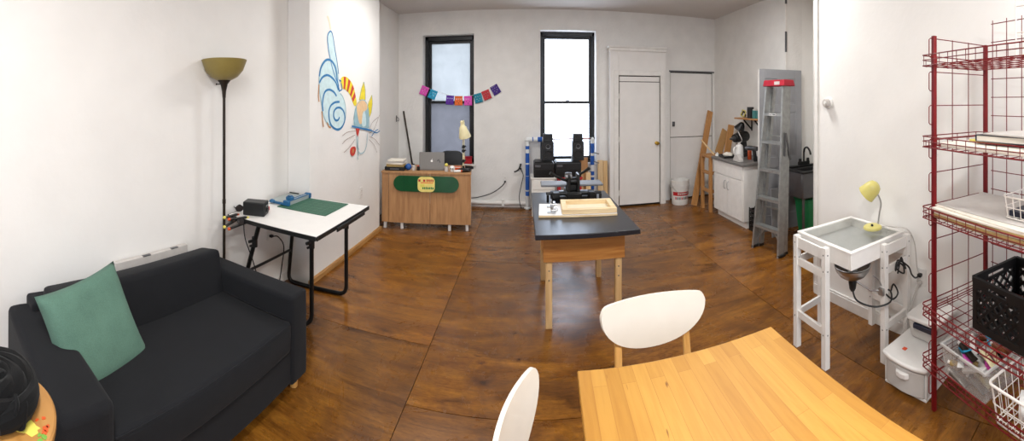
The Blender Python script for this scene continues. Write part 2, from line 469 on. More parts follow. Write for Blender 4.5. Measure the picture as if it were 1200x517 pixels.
w3 = struct_root('window_3', (0, -2.8, 0)); bm = nb()  # unseen window, added to bring daylight in from behind the camera
for x in (W3[0], (W3[0]+W3[1])/2-.03, W3[1]-.06): box(bm, x, x+.06, -.05, .05, W3[2], W3[3])
for z in (W3[2], 1.7, W3[3]-.06): box(bm, W3[0], W3[1], -.045, .045, z, z+.06)
obj('window_frame', bm, 'white_trim', w3, .003)
bm = nb(); box(bm, W3[0], W3[1], -.004, .004, W3[2], W3[3]); obj('pane', bm, 'glass', w3)
# corner bead of the kitchen wall, chipped
bm = nb()
z = 1.95
while z < CEIL-.02:
    h = random.uniform(.08, .3); box(bm, 3.105, 3.13, 3.935, 3.95, z, min(z+h, CEIL-.005), random.choice((0, 0, 1))); z += h
struct('trim_1', bm, ['white_trim', 'darksteel'])
# floor mouldings
bm = nb(); box(bm, -1.86, -1.835, 2.87, 4.55, 0, .045); box(bm, -1.86, -1.845, 2.88, 4.54, .045, .05); struct('trim_2', bm, 'tan_trim', bevel=.008)
bm = nb(); box(bm, 2.225, 2.245, -2.6, 2.43, 0, .085); box(bm, 2.230, 2.245, -2.6, 2.43, .085, .1); struct('baseboard_right', bm, 'white_trim', bevel=.004)
bm = nb(); box(bm, 2.232, 2.262, 2.43, 2.445, 0, CEIL); box(bm, 2.232, 2.245, 2.395, 2.44, 0, CEIL); struct('trim_3', bm, 'white_trim', bevel=.003)
bm = nb(); box(bm, -2.1, -2.085, -2.6, 2.88, 0, .07); struct('baseboard_left', bm, 'white_trim', bevel=.004)
# heating pipe along the back wall
bm = nb(); tube(bm, [(-.98, BW-.045, .075), (.0, BW-.045, .075)], .033, 14)
tube(bm, [(-.36, BW-.045, .075), (-.31, BW-.045, .075)], .042, 14); box(bm, -.98, .98, BW-.02, BW, 0, .05)
box(bm, -.42, -.38, BW-.08, BW, .03, .12)
struct('trim_4', bm, 'white_trim')

# windows -------------------------------------------------------------
def window(n, W, film_mats):
    x0, x1, z0, z1 = W
    root = struct_root('window_%d' % n, ((x0+x1)/2, BW, z0))
    X = -(x0+x1)/2
    def P(name, bm, m, par=root, bevel=.003):
        o = obj(name, bm, m, par, bevel); return o
    ox, oz = (x0+x1)/2, z0
    w = (x1-x0)/2; h = z1-z0
    bm = nb()
    f = .052 if n == 1 else .04
    for a, b, c, d in ((-w, -w+f, 0, h), (w-f, w, 0, h), (-w, w, h-f-.02, h), (-w, w, 0, f)):
        box(bm, a, b, .15, .28, c, d)
    P('window_frame', bm, 'black_frame')
    mid = 1.62-z0
    def sash(zl, zh, y, nm):
        bm = nb(); s = .042
        a, b = -w+f, w-f
        box(bm, a, a+s, y, y+.04, zl, zh); box(bm, b-s, b, y, y+.04, zl, zh)
        box(bm, a+s, b-s, y, y+.04, zh-s*1.05, zh); box(bm, a+s, b-s, y, y+.04, zl, zl+s)
        o = P(nm, bm, 'black_frame')
        g = nb(); box(g, a+s, b-s, y+.018, y+.022, zl+s, zh-s); obj('pane', g, 'glass', o)
        return a+s, b-s, zl+s, zh-s
    u = sash(mid-.02, h-f-.02, .21, 'upper_sash')
    l = sash(f, mid+.025, .165, 'lower_sash')
    bm = nb(); box(bm, -.03, .03, .15, .165, mid+.02, mid+.035); tube(bm, [(0, .158, mid+.035), (.025, .15, mid+.045)], .006, 8); P('sash_lock', bm, 'darksteel')
    bm = nb(); box(bm, -w-.03, w+.03, -.035, .15, -.03, 0); P('window_sill', bm, 'white_trim')
    if film_mats:
        for nm, r, y, m in (('upper_film', u, .223, film_mats[0]), ('lower_film', l, .178, film_mats[1])):
            bm = nb(); nx, nz = 14, 14; g = []
            for j in range(nz+1):
                for i in range(nx+1):
                    x = r[0]+(r[1]-r[0])*i/nx; z = r[2]+(r[3]-r[2])*j/nz
                    g.append(bm.verts.new((x, y+random.uniform(-.002, .002), z)))
            for j in range(nz):
                for i in range(nx):
                    k = j*(nx+1)+i; _f(bm, [g[k], g[k+1], g[k+nx+2], g[k+nx+1]], 0)
            obj(nm, bm, m, root, angle=180)
    return root
window(1, W1, ('film_up', 'film_low'))
window(2, W2, None)
# plaster casing line round the second window
bm = nb()
for a, b, c, d in ((W2[0]-.03, W2[0], W2[2], W2[3]+.03), (W2[1], W2[1]+.05, W2[2], W2[3]+.03), (W2[0], W2[1], W2[3], W2[3]+.03)):
    box(bm, a, b, BW-.012, BW, c, d)
struct('trim_5', bm, 'white_trim', bevel=.004)

# closet built against the back wall, with its door ---------------------
CF = 5.78
bm = nb()
dx0, dx1, dz = 1.385, 2.045, 2.03
box(bm, 1.235, dx0-.012, CF, BW, 0, 2.47); box(bm, dx1+.012, 2.15, CF, BW, 0, 2.47); box(bm, dx0-.012, dx1+.012, CF, BW, dz+.012, 2.47)
box(bm, dx0-.012, dx1+.012, CF+.06, BW, 0, dz+.012)
struct('wall_closet', bm, 'door', bevel=.003)
bm = nb(); box(bm, 1.21, 2.165, CF-.03, BW, 2.47, 2.5); box(bm, 1.22, 2.158, CF-.018, CF, 2.42, 2.47); struct('trim_6', bm, 'white_trim', bevel=.006)
bm = nb()
for a, b, c, d in ((dx0-.085, dx0-.012, 0, dz+.09), (dx1+.012, dx1+.075, 0, dz+.09), (dx0-.012, dx1+.012, dz+.012, dz+.09)):
    box(bm, a, b, CF-.02, CF, c, d)
struct('trim_7', bm, 'white_trim', bevel=.005)
d1 = struct_root('door_1', (dx0, CF, 0)); w = dx1-dx0
bm = nb(); box(bm, .003, w-.003, .002, .04, .03, dz-.09); obj('door_leaf', bm, 'door', d1, .003)
bm = nb(); box(bm, .003, w-.003, .006, .04, dz-.08, dz-.003); obj('transom_panel', bm, 'door', d1, .003)
bm = nb(); box(bm, -.012, w+.012, .03, .058, .0, dz+.01); obj('door_gap', bm, 'dark_gap', d1)
bm = nb(); lathe(bm, [(0, 0), (.028, 0), (.028, .006), (.012, .012), (.011, .035), (.024, .045), (.031, .058), (.026, .074), (0, .08)], 20, 0, T(w-.055, .002, .975, PI/2)); obj('door_knob', bm, 'brass', d1)
for z in (.22, 1.05, 1.72):
    bm = nb(); box(bm, -.014, .016, -.006, .004, z-.04, z+.04); tube(bm, [(0, -.008, z-.045), (0, -.008, z+.045)], .006, 8); obj('hinge', bm, 'white_trim', d1)
# second door in the back wall
d2 = struct_root('door_2', (D2[0], BW, 0)); w = D2[1]-D2[0]; h = D2[3]
bm = nb(); box(bm, .012, w-.012, .012, .05, .02, 1.03); box(bm, .012, w-.012, .012, .05, 1.042, h-.025); obj('door_leaf', bm, 'door', d2, .004)
bm = nb(); box(bm, 0, w, .035, .059, 0, h); obj('door_gap', bm, 'dark_gap', d2)
bm = nb(); box(bm, -.02, w+.03, -.012, .006, h-.012, h+.014); obj('head_track', bm, 'darksteel', d2, .003)
bm = nb(); box(bm, w-.10, w-.085, .004, .02, .2, h-.03); box(bm, .04, w-.11, .008, .02, .16, .19); obj('door_batten', bm, 'door', d2, .004)
bm = nb(); box(bm, .04, .085, -.004, .014, 1.22, 1.30); lathe(bm, [(0, 0), (.018, 0), (.018, .02), (0, .022)], 14, 0, T(.062, -.002, 1.26, PI/2)); obj('lock', bm, 'darksteel', d2, .003)

# ================================================================== FURNITURE
# ---- pine table -------------------------------------------------------
t = thing('dining_table', 'honey pine butcher-block table with curved grain, bare top', 'table', (.505, .655, 0), math.radians(-2.5))
bm = nb(); box(bm, -.372, .372, -.6, .6, .722, .75); obj('tabletop', bm, 'pine_top', t, .004)
bm = nb()
for a, b, c, d in ((-.31, .31, .52, .54), (-.31, .31, -.54, -.52), (-.32, -.30, -.54, .54), (.30, .32, -.54, .54)): box(bm, a, b, c, d, .63, .722)
obj('apron', bm, 'chair_wood', t, .002)
for sx in (-1, 1):
    for sy in (-1, 1):
        bm = nb(); box(bm, sx*.315-.028, sx*.315+.028, sy*.535-.028, sy*.535+.028, 0, .722); obj('leg', bm, 'chair_wood', t, .004)

# ---- half-moon chairs -----------------------------------------------------
def half_moon():
    bm = nb(); W, Ht, R = .235, .195, .62; nx, nz = 28, 10
    def layer(off):
        g = []
        for j in range(nz+1):
            for i in range(nx+1):
                s = -1+2*i/nx
                s = math.sin(s*PI/2)
                low = -.035-(Ht-.035)*math.sqrt(max(0, 1-abs(s)**2.1))
                top = .012*(1-s*s) - .035*abs(s)**26
                z = low+(top-low)*j/nz
                a = s*W/R
                r = R+off
                g.append(bm.verts.new((r*math.sin(a), R-r*math.cos(a), z)))
        return g
    A, B = layer(-.007), layer(.007)
    def id(i, j): return j*(nx+1)+i
    for j in range(nz):
        for i in range(nx):
            _f(bm, [A[id(i, j)], A[id(i+1, j)], A[id(i+1, j+1)], A[id(i, j+1)]], 0)
            _f(bm, [B[id(i, j)], B[id(i, j+1)], B[id(i+1, j+1)], B[id(i+1, j)]], 0)
    for i in range(nx):
        _f(bm, [A[id(i, 0)], B[id(i, 0)], B[id(i+1, 0)], A[id(i+1, 0)]], 0)
        _f(bm, [A[id(i, nz)], A[id(i+1, nz)], B[id(i+1, nz)], B[id(i, nz)]], 0)
    bmesh.ops.remove_doubles(bm, verts=bm.verts, dist=1e-5)
    return bm
def make_chair(label, loc, rz, group):
    t = thing('dining_chair', label, 'chair', loc, rz, group)
    bm = nb()
    out = [(.20*math.copysign(abs(math.cos(a))**.75, math.cos(a)), .19*math.copysign(abs(math.sin(a))**.75, math.sin(a))) for a in [2*PI*i/40 for i in range(40)]]
    prism(bm, out, .435, .452); obj('seat', bm, 'chair_white', t, .005)
    o = obj('backrest', half_moon(), 'chair_white', t, .003, angle=50, loc=(0, -.215, .815))
    o.rotation_euler = (math.radians(6), 0, 0)
    for sx in (-1, 1):
        bm = nb(); bar(bm, (sx*.165, .165, 0), (sx*.15, .145, .435), .03, .03); obj('leg', bm, 'chair_wood', t, .005)
        bm = nb(); bar(bm, (sx*.168, -.215, 0), (sx*.155, -.165, .43), .03, .036); bar(bm, (sx*.155, -.166, .42), (sx*.148, -.212, .74), .03, .024); obj('leg', bm, 'chair_wood', t, .005)
    bm = nb()
    box(bm, -.15, .15, .135, .155, .385, .435); box(bm, -.155, .155, -.175, -.155, .385, .435)
    box(bm, -.16, -.14, -.16, .14, .385, .435); box(bm, .14, .16, -.16, .14, .385, .435); obj('seat_rail', bm, 'chair_wood', t, .003)
    return t
make_chair('white half-moon backed chair tucked in at far end of pine table', (.512, 1.335, 0), PI, 'half-moon back chairs at the pine table')
make_chair('white half-moon backed chair seen edge-on at left side of pine table', (.141, .955, 0), math.radians(-102), 'half-moon back chairs at the pine table')

# ---- black worktable ----------------------------------------------------
t = thing('worktable', 'black topped worktable with oak veneer apron and raw pine legs', 'table', (.395, 3.17, 0), math.radians(1))
bm = nb(); box(bm, -.365, .365, -.6, .6, .715, .75); obj('tabletop', bm, 'black_lam', t, .004)
bm = nb()
box(bm, -.30, .30, -.42, -.40, .49, .715); box(bm, -.30, .30, .40, .42, .49, .715); box(bm, -.30, -.28, -.40, .40, .49, .715); box(bm, .28, .30, -.40, .40, .49, .715)
obj('apron', bm, 'apron', t, .002)
for sx in (-1, 1):
    for sy in (-1, 1):
        bm = nb(); box(bm, sx*.258-.024, sx*.258+.024, sy*.375-.022, sy*.375+.022, 0, .715)
        for z in (.6, .67): lathe(bm, [(0, 0), (.006, 0), (.006, .004), (0, .005)], 8, 1, T(sx*.258, sy*.375-.022, z-.25, PI/2))
        obj('leg', bm, ['leg_pine', 'darksteel'], t, .002)

# ---- screen printing frame on a board --------------------------------------
t = thing('print_board', 'white laminated board lying on black worktable under wooden screen frame', 'board', (.385, 3.10, .752), math.radians(-2))
bm = nb(); box(bm, -.305, .305, -.165, .165, 0, .0155, 1); box(bm, -.305, .305, -.165, .165, .0155, .018, 0); obj('board', bm, ['white_lam', 'birch_x'], t)
for y in (-.1, .06):
    bm = nb(); box(bm, -.24, -.17, y-.02, y+.02, .018, .03); box(bm, -.19, -.172, y-.028, y+.028, .03, .06); tube(bm, [(-.205, y, .03), (-.205, y, .075)], .008, 10)
    tube(bm, [(-.205, y-.025, .072), (-.205, y+.025, .072)], .006, 8); tube(bm, [(-.21, y-.03, .045), (-.155, y-.03, .05)], .01, 8)
    obj('hinge_clamp', bm, 'steel', t, .002)
t = thing('screen_frame', 'bare pale wood screen printing frame lying on white board', 'frame', (.475, 3.10, .772), math.radians(-2))
a, b, wd = .215, .155, .042
for nm, x0, x1, y0, y1 in (('frame_rail', -a, a, -b, -b+wd), ('frame_rail', -a, a, b-wd, b), ('frame_stile', -a, -a+wd, -b+wd, b-wd), ('frame_stile', a-wd, a, -b+wd, b-wd)):
    bm = nb(); box(bm, x0, x1, y0, y1, 0, .036); obj(nm, bm, 'birch_x', t, .002)
bm = nb(); box(bm, -a+wd, a-wd, -b+wd, b-wd, .001, .003); obj('mesh_screen', bm, mat('pale_screen_mesh', 'd8cfb6', .7), t)

# ---- screen printing press ---------------------------------------------------
t = thing('printing_press', 'black cast tabletop screen printing press with two levers on worktable', 'press', (.40, 3.50, .751))
bm = nb()
box(bm, -.20, .20, -.10, -.05, 0, .045); box(bm, -.20, .20, .10, .15, 0, .045); box(bm, -.07, .07, -.12, .16, .03, .075)
box(bm, -.19, -.13, -.13, -.02, .03, .085); box(bm, .13, .19, -.13, -.02, .03, .085)
for x in (-.235, -.19, .19, .235): tube(bm, [(x, -.12, 0), (x, -.12, .07)], .012, 10)
tube(bm, [(-.25, -.08, .07), (.25, -.08, .07)], .014, 10)
obj('press_base', bm, 'blackm', t, .006)
bm = nb(); box(bm, -.055, -.03, -.09, .05, .07, .235); box(bm, .03, .055, -.09, .05, .07, .235); box(bm, -.055, .055, -.03, .05, .075, .14)
lathe(bm, [(0, 0), (.035, 0), (.035, .11), (0, .11)], 20, 0, T(-.055, -.02, .165, 0, PI/2)); obj('pivot_head', bm, 'blackm', t, .008)
bm = nb(); lathe(bm, [(0, -.035), (.034, -.03), (.038, 0), (.034, .03), (0, .035)], 20, 0, T(-.045, -.05, .215, 0, PI/2)); obj('spring_drum', bm, 'darksteel', t)
for q in ([(-.03, -.05, .165), (-.12, -.09, .205), (-.215, -.12, .262)], [(.04, -.03, .215), (.10, -.05, .255), (.145, -.07, .29)]):
    bm = nb(); tube(bm, q, [.011, .012, .016], 10); obj('lever', bm, 'blackm', t)
bm = nb(); box(bm, -.29, .29, .03, .22, .102, .122); box(bm, -.05, .05, .05, .2, .07, .102); obj('platen', bm, 'platen_grey', t, .006)

# ---- sofa ------------------------------------------------------------------
t = thing('sofa', 'charcoal fabric two-seat sofa with square arms along left wall', 'sofa', (-1.625, 1.155, 0))
def soft(x0, x1, y0, y1, z0, z1, r, puff=0):
    bm = nb(); box(bm, x0, x1, y0, y1, z0, z1)
    bmesh.ops.subdivide_edges(bm, edges=bm.edges, cuts=6, use_grid_fill=True)
    cx, cy, cz = (x0+x1)/2, (y0+y1)/2, (z0+z1)/2
    for v in bm.verts:
        u, w_, q = [(c-m)/(e/2) for c, m, e in ((v.co.x, cx, x1-x0), (v.co.y, cy, y1-y0), (v.co.z, cz, z1-z0))]
        # pull edges in so that the box rounds off, puff the middles
        for ax, (a_, b_) in enumerate(((w_, q), (u, q), (u, w_))):
            s = (u, w_, q)[ax]
            if abs(s) > .99:
                v.co[ax] += math.copysign(puff*(1-a_*a_)*(1-b_*b_), s)
        v.co += Vector((random.uniform(-1, 1), random.uniform(-1, 1), random.uniform(-1, 1)))*.0012
    return bm
Y0, Y1 = -.66, .725
obj('frame', soft(-.40, .385, Y0+.03, Y1-.03, .07, .27, 0), 'sofa', t, .02, 3)
obj('seat_cushion', soft(-.30, .395, Y0+.165, Y1-.145, .255, .425, 0, .012), 'sofa', t, .035, 4)
o = obj('back_cushion', soft(-.095, .095, Y0+.13, Y1-.13, 0, .290, 0, .014), 'sofa', t, .045, 5, loc=(-.225, 0, .375)); o.rotation_euler = (0, math.radians(-12), 0)
o = obj('backrest', soft(-.07, .07, Y0+.05, Y1-.10, 0, .505, 0, .004), 'sofa', t, .03, 4, loc=(-.335, 0, .09)); o.rotation_euler = (0, math.radians(-2), 0)
for nm, a, b in (('armrest', Y0-.06, Y0+.17), ('armrest', Y1-.15, Y1)):
    obj(nm, soft(-.40, .40, a, b, .065, .555, 0, .006), 'sofa', t, .035, 4)
for sx in (-.34, .345):
    for sy in (Y0+.06, Y1-.06):
        bm = nb(); lathe(bm, [(0, 0), (.022, 0), (.028, .07), (0, .07)], 16, 0, T(sx, sy, 0)); obj('foot', bm, 'chair_wood', t)
# long seams on the seat
bm = nb()
for yy in (Y0+.16, Y1-.16): tube(bm, [(-.2, yy, .432), (.36, yy, .432)], .004, 6)
tube(bm, [(.392, Y0+.17, .415), (.392, Y1-.17, .415)], .004, 6)
obj('piping', bm, 'sofa', t)

# ---- throw pillow ---------------------------------------------------------------
def pillow_mesh(s, thick):
    bm = nb(); n = 22; L = []
    for side in (1, -1):
        g = []
        for j in range(n+1):
            for i in range(n+1):
                u, v = -1+2*i/n, -1+2*j/n
                k = 1-.075*(1-abs(u)**2)*abs(v)**2 ; l = 1-.075*(1-abs(v)**2)*abs(u)**2
                h = max(0, (1-u**4)*(1-v**4))**.55
                wob = .010*math.sin(3.1*u+1.3*v)*h
                g.append(bm.verts.new((u*s*l, side*(thick*h)+wob, v*s*k)))
        L.append(g)
    for side, g in enumerate(L):
        for j in range(n):
            for i in range(n):
                k = j*(n+1)+i; q = [g[k], g[k+1], g[k+n+2], g[k+n+1]]
                _f(bm, q if side == 0 else q[::-1], 0)
    bmesh.ops.remove_doubles(bm, verts=bm.verts, dist=1e-4)
    return bm
o = obj('throw_pillow', pillow_mesh(.235, .07), 'green_fab', angle=180)
# local x runs along the sofa, local z up the backrest
R = Matrix.Rotation(math.radians(90), 4, 'Z')                       # x -> +Y, y -> -X
tilt = Matrix.Rotation(math.radians(-28), 4, 'Y')
roll = Matrix.Rotation(math.radians(-9), 4, 'Y')
o.matrix_world = Matrix.Translation((-1.655, .775, .562)) @ Matrix.Rotation(math.radians(6), 4, 'Z') @ tilt @ R @ roll
tag(o, 'sage green square cushion propped at near end of charcoal sofa', 'cushion')

# ---- panel behind the sofa ----------------------------------------------------
t = thing('folded_panel', 'pale grey panel edge showing between sofa back and white wall', 'panel', (-2.062, 1.38, 0))
bm = nb(); box(bm, -.02, .016, -.28, .28, 0, .665); obj('panel', bm, 'paper_grey', t, .004)
for y in (-.05, .17):
    bm = nb(); box(bm, -.004, .017, y-.03, y+.03, .660, .667); obj('clip', bm, 'darksteel', t, .002)

# ---- stool with bundle -----------------------------------------------------------
t = thing('stool', 'tall round pine stool spattered with paint beside the sofa arm', 'stool', (-1.12, .18, 0))
bm = nb(); lathe(bm, [(0, .70), (.198, .70), (.204, .706), (.204, .724), (.198, .73), (0, .73)], 64); obj('seat', bm, 'stool_wood', t)
def blot(bm, cx, cy, r, n=18, jag=.25, mi=0, z0=.7302, z1=.7316, sx=1, sy=1, rot=0):
    ps = []
    for i in range(n):
        a = 2*PI*i/n; q = r*(1+random.uniform(-jag, jag)); x, y = q*math.cos(a)*sx, q*math.sin(a)*sy
        ps.append((cx+x*math.cos(rot)-y*math.sin(rot), cy+x*math.sin(rot)+y*math.cos(rot)))
    prism(bm, ps, z0, z1, mi)
bm = nb()
blot(bm, .076, .098, .028, mi=0, sx=1.5, sy=.85, rot=1.0)
for x, y, r, mi in ((.098, .150, .009, 1), (.106, .143, .007, 1), (.09, .158, .006, 1), (.045, .115, .008, 1), (.12, .139, .008, 2), (.11, .128, .006, 2), (.128, .125, .007, 2), (.06, .155, .006, 1), (.06, .135, .005, 1)):
    blot(bm, x, y, r, 10, .35, mi)
obj('paint_spots', bm, ['yellow_paint', 'orange_paint', 'green_paint'], t)
for k in range(4):
    a = PI/4+k*PI/2; bm = nb(); tube(bm, [(.185*math.cos(a), .185*math.sin(a), 0), (.13*math.cos(a), .13*math.sin(a), .70)], [.016, .019], 12); obj('leg', bm, 'stool_wood', t)
bm = nb(); tube(bm, [(.162*math.cos(2*PI*i/32), .162*math.sin(2*PI*i/32), .28) for i in range(32)], .009, 8, True); obj('foot_ring', bm, 'stool_wood', t)
t = thing('coiled_bundle', 'floppy coil of black cloth heaped on paint spattered stool', 'cloth', (-1.185, .195, .732))
bm = nb()
pts = []
for i in range(150):
    a = i*.21; k = i/149; r = .125*(1-k)+.018
    pts.append((r*math.cos(a)*1.05+.02*k, r*math.sin(a), .030+.045*k*(1-.55*k)+.007*math.sin(a*2.3)))
tube(bm, pts, [.026+.007*math.sin(i*.7) for i in range(150)], 10); obj('coil', bm, 'black_cloth', t)
bm = nb(); n = 40; prof = [(0, .012), (.07, .014), (.12, .020), (.150, .034), (.158, .022), (.15, .004), (.10, .001), (0, .001)]
lathe(bm, prof, n)
for v in bm.verts:
    a = math.atan2(v.co.y, v.co.x); r = math.hypot(v.co.x, v.co.y)
    v.co.z += (.012*math.sin(5*a)+.010)*(r/.15)**2*.9 if v.co.z > .008 else 0
    v.co.x *= 1+.06*math.sin(3*a); v.co.y *= 1+.05*math.cos(2*a)
obj('brim', bm, 'black_cloth', t, sub=1)
bm = nb(); tube(bm, curve([(.10, .09, .05), (.14, .085, .06), (.165, .07, .02), (.15, .05, .012)], 5), .005, 6); tube(bm, curve([(.11, .06, .07), (.155, .055, .065), (.16, .02, .015)], 5), .006, 6); obj('strap', bm, 'black_cloth', t)

# ---- floor lamp ------------------------------------------------------------------------
t = thing('floor_lamp', 'slim dark torchiere floor lamp with olive glass bowl by left wall', 'lamp', (-2.0, 1.965, 0))
bm = nb(); lathe(bm, [(0, 0), (.072, 0), (.076, .008), (.07, .02), (.03, .035), (.012, .05), (0, .05)], 40); obj('base', bm, 'bronze', t)
bm = nb(); tube(bm, [(0, 0, .04), (0, 0, 1.770)], .0105, 14); tube(bm, [(0, 0, .9), (0, 0, .93)], .013, 14); obj('pole', bm, 'bronze', t)
bm = nb(); lathe(bm, [(0, 1.670), (.012, 1.670), (.016, 1.720), (.027, 1.770), (.048, 1.797), (.052, 1.806), (0, 1.808)], 32); obj('cup', bm, 'bronze', t)
bm = nb(); lathe(bm, [(.012, 1.796), (.055, 1.800), (.10, 1.823), (.140, 1.872), (.167, 1.945), (.163, 1.948), (.136, 1.877), (.097, 1.830), (.055, 1.808), (.012, 1.804)], 48); obj('bowl_shade', bm, 'olive', t)
bm = nb(); tube(bm, [(-.015, -.02, 1.770), (-.03, -.042, 1.770)], .004, 8); ball(bm, (-.032, -.046, 1.770), .007, 10); obj('switch', bm, 'bronze', t)

# ---- drafting table ------------------------------------------------------------------------
t = thing('drafting_table', 'white topped drafting table with black edge and bent tube legs', 'table', (-1.675, 2.47, 0))
ZT = .785
bm = nb(); box(bm, -.385, .395, -.40, .41, ZT-.004, ZT, 0); box(bm, -.385, .395, -.40, .41, ZT-.024, ZT-.004, 1); obj('tabletop', bm, ['white_lam', 'black'], t)
bm = nb(); box(bm, .394, .402, -.402, .412, ZT-.028, ZT+.001); box(bm, -.387, .392, -.408, -.40, ZT-.028, ZT+.001); box(bm, -.392, -.385, -.402, .407, ZT-.028, ZT+.001); box(bm, .402, .414, -.15, .30, ZT-.04, ZT-.012); obj('edge_strip', bm, 'black', t, .002)
def legframe(xl, yl, xlt, xr, yr, nm):
    # one bent tube: left leg, floor bar, right leg
    A, B = Vector((xl, yl, .018)), Vector((xr, yr, .018)); At = Vector((xlt, yl, ZT-.026)); Bt = Vector((xr, yr, ZT-.026))
    d = (B-A).normalized(); c = .075
    ua, ub = (At-A).normalized(), Vector((0, 0, 1))
    def corner(P, u, v): return [P*1+u*c*(1-k)**2+v*c*k**2 for k in [i/7 for i in range(8)]]
    pts = [At] + corner(A, ua, d) + corner(B, -d, ub) + [Bt]
    bm = nb(); tube(bm, pts, .0165, 12)
    o = obj(nm, bm, 'blackm', t)
    for P, Q, k in ((A, At, .80), (B, Bt, .80)):
        p = P.lerp(Q, k)
        b2 = nb(); X = T(p.x, p.y, p.z); tube(b2, [(0, 0, -.035), (0, 0, .035)], .022, 12, Mx=X)
        tube(b2, [(0, -.02, -.02), (-.005, -.048, -.02)], .009, 8, Mx=X); tube(b2, [(0, -.02, .012), (-.01, -.055, .012)], .012, 8, Mx=X)
        obj('adjuster', b2, 'black', o)
    return o
legframe(-.365, -.335, -.13, .175, -.11, 'leg_frame')
legframe(-.365, .345, -.29, .195, .40, 'leg_frame')
bm = nb(); tube(bm, [(-.255, -.335, .37), (-.335, .345, .31)], .011, 10); obj('cross_bar', bm, 'blackm', t)
bm = nb(); box(bm, -.30, .30, -.33, -.30, ZT-.04, ZT-.024); box(bm, -.3, .3, .34, .37, ZT-.04, ZT-.024); box(bm, -.14, -.10, -.34, .37, ZT-.044, ZT-.026); box(bm, .17, .21, -.2, .39, ZT-.044, ZT-.026); obj('under_rail', bm, 'blackm', t)

def W(px, py):   # drafting-table local to world helper
    return (-1.675+px, 2.47+py, ZT+.0015)
t = thing('cutting_mat', 'dark green cutting mat lying flat on white drafting table', 'mat', W(-.02, .17))
bm = nb(); prism(bm, rrect(-.215, .245, -.165, .215, .008, 4), 0, .003); obj('mat_sheet', bm, 'mat_green', t)
bm = nb()
for i in range(8): box(bm, -.20+i*.06, -.1992+i*.06, -.15, .20, .003, .0032)
for i in range(6): box(bm, -.20, .23, -.15+i*.065, -.1492+i*.065, .003, .0032)
obj('grid_lines', bm, mat('mat_lines', '6f9a86', .6), t)
t = thing('paper_trimmer', 'grey bed rotary paper trimmer with blue rail at back of drafting table', 'paper trimmer', (-1.945, 2.705, ZT+.003))
bm = nb(); prism(bm, rrect(-.11, .105, -.145, .155, .012, 4), 0, .018); obj('bed', bm, 'trim_grey', t, .003)
bm = nb(); box(bm, .07, .108, -.16, .16, .018, .034, 0); box(bm, .098, .112, -.16, .16, .034, .040, 1); box(bm, .066, .074, -.16, .16, .03, .038, 1); obj('rail', bm, ['trim_grey', 'trim_blue'], t, .002)
for y in (-.165, .155):
    bm = nb(); box(bm, .058, .118, y-.014, y+.016, 0, .044); obj('rail_end', bm, 'trim_blue', t, .008, 3)
bm = nb(); prism(bm, rrect(.045, .108, -.135, -.07, .024, 5), .036, .062); box(bm, .06, .095, -.12, -.085, .062, .072); obj('cutter_head', bm, 'trim_blue', t, .008, 3)
bm = nb(); ball(bm, (-.055, -.175, .02), .026, 16, 0, .6); box(bm, -.055, .065, -.18, -.158, .004, .022); obj('guide', bm, 'trim_blue', t, .004)
bm = nb(); box(bm, -.11, -.01, .150, .157, .018, .026); obj('paper_stop', bm, 'blackm', t)
t = thing('desk_radio', 'small black box-shaped radio on front corner of drafting table', 'radio', W(-.235, -.255), math.radians(22))
bm = nb(); box(bm, -.085, .085, -.055, .055, 0, .10); obj('body', bm, 'black', t, .006, 3)
bm = nb(); box(bm, .085, .089, -.038, .038, .018, .082); obj('front_panel', bm, 'blackm', t, .002)
bm = nb(); lathe(bm, [(0, 0), (.016, 0), (.016, .012), (0, .013)], 16, 0, T(.088, 0, .04, 0, PI/2)); obj('knob', bm, 'black', t)
bm = nb(); tube(bm, [(.089, -.02, .07), (.09, .0, .077), (.089, .02, .07)], .003, 6); obj('badge', bm, 'steel', t)
t = thing('safety_glasses', 'pair of dark tinted glasses lying on drafting table behind radio', 'glasses', W(-.345, -.27), math.radians(50))
for x in (-.035, .035):
    bm = nb(); lathe(bm, [(0, -.002), (.03, -.002), (.031, 0), (.03, .002), (0, .002)], 24, 0, T(x, 0, .026, PI/2+.35)); obj('lens', bm, mat('dark_lens', '2a2222', .2), t)
    bm = nb(); tube(bm, [(x*2, .005, .03), (x*2.05, .06, .03), (x*1.8, .11, .012)], .0035, 6); obj('temple', bm, 'black', t)
bm = nb(); tube(bm, curve([(-.068, 0, .03), (-.035, -.004, .055), (0, 0, .036), (.035, -.004, .055), (.068, 0, .03)], 4), .004, 6); obj('rim', bm, 'black', t)
t = thing('tape_roll', 'small red tape roll lying on drafting table beside radio', 'tape', W(-.255, -.115))
bm = nb(); lathe(bm, [(.018, 0), (.034, 0), (.034, .022), (.018, .022), (.018, 0)], 24); obj('roll', bm, 'red', t, .001)
# spring clamps hung on the table corner
def clamp(label, loc, rz, flip):
    t = thing('spring_clamp', label, 'clamp', loc, rz, 'spring clamps on the drafting table corner')
    for s in (-1, 1):
        bm = nb(); hexa(bm, [(-.10, -.012, s*.028), (-.10, .012, s*.028), (-.10, .012, s*.038), (-.10, -.012, s*.038)], [(.055, -.012, s*.012), (.055, .012, s*.012), (.055, .012, s*.026), (.055, -.012, s*.026)]); obj('jaw', bm, 'black', t, .003)
        bm = nb(); ball(bm, (-.105, 0, s*.034), .013, 12, 0, .9); obj('handle_tip', bm, 'yellow_paint' if flip else 'orange_paint', t)
        bm = nb(); box(bm, .045, .075, -.012, .012, s*.0165-.004, s*.0165+.004); obj('pad', bm, 'orange_paint' if flip else 'yellow_paint', t, .002)
    bm = nb(); lathe(bm, [(0, -.014), (.022, -.014), (.022, .014), (0, .014)], 16, 0, T(0, 0, 0, PI/2)); obj('spring', bm, 'darksteel', t)
    return t
clamp('black spring clamp with yellow tips gripping drafting table corner', (-1.99, 2.045, ZT-.012), math.radians(100), True)
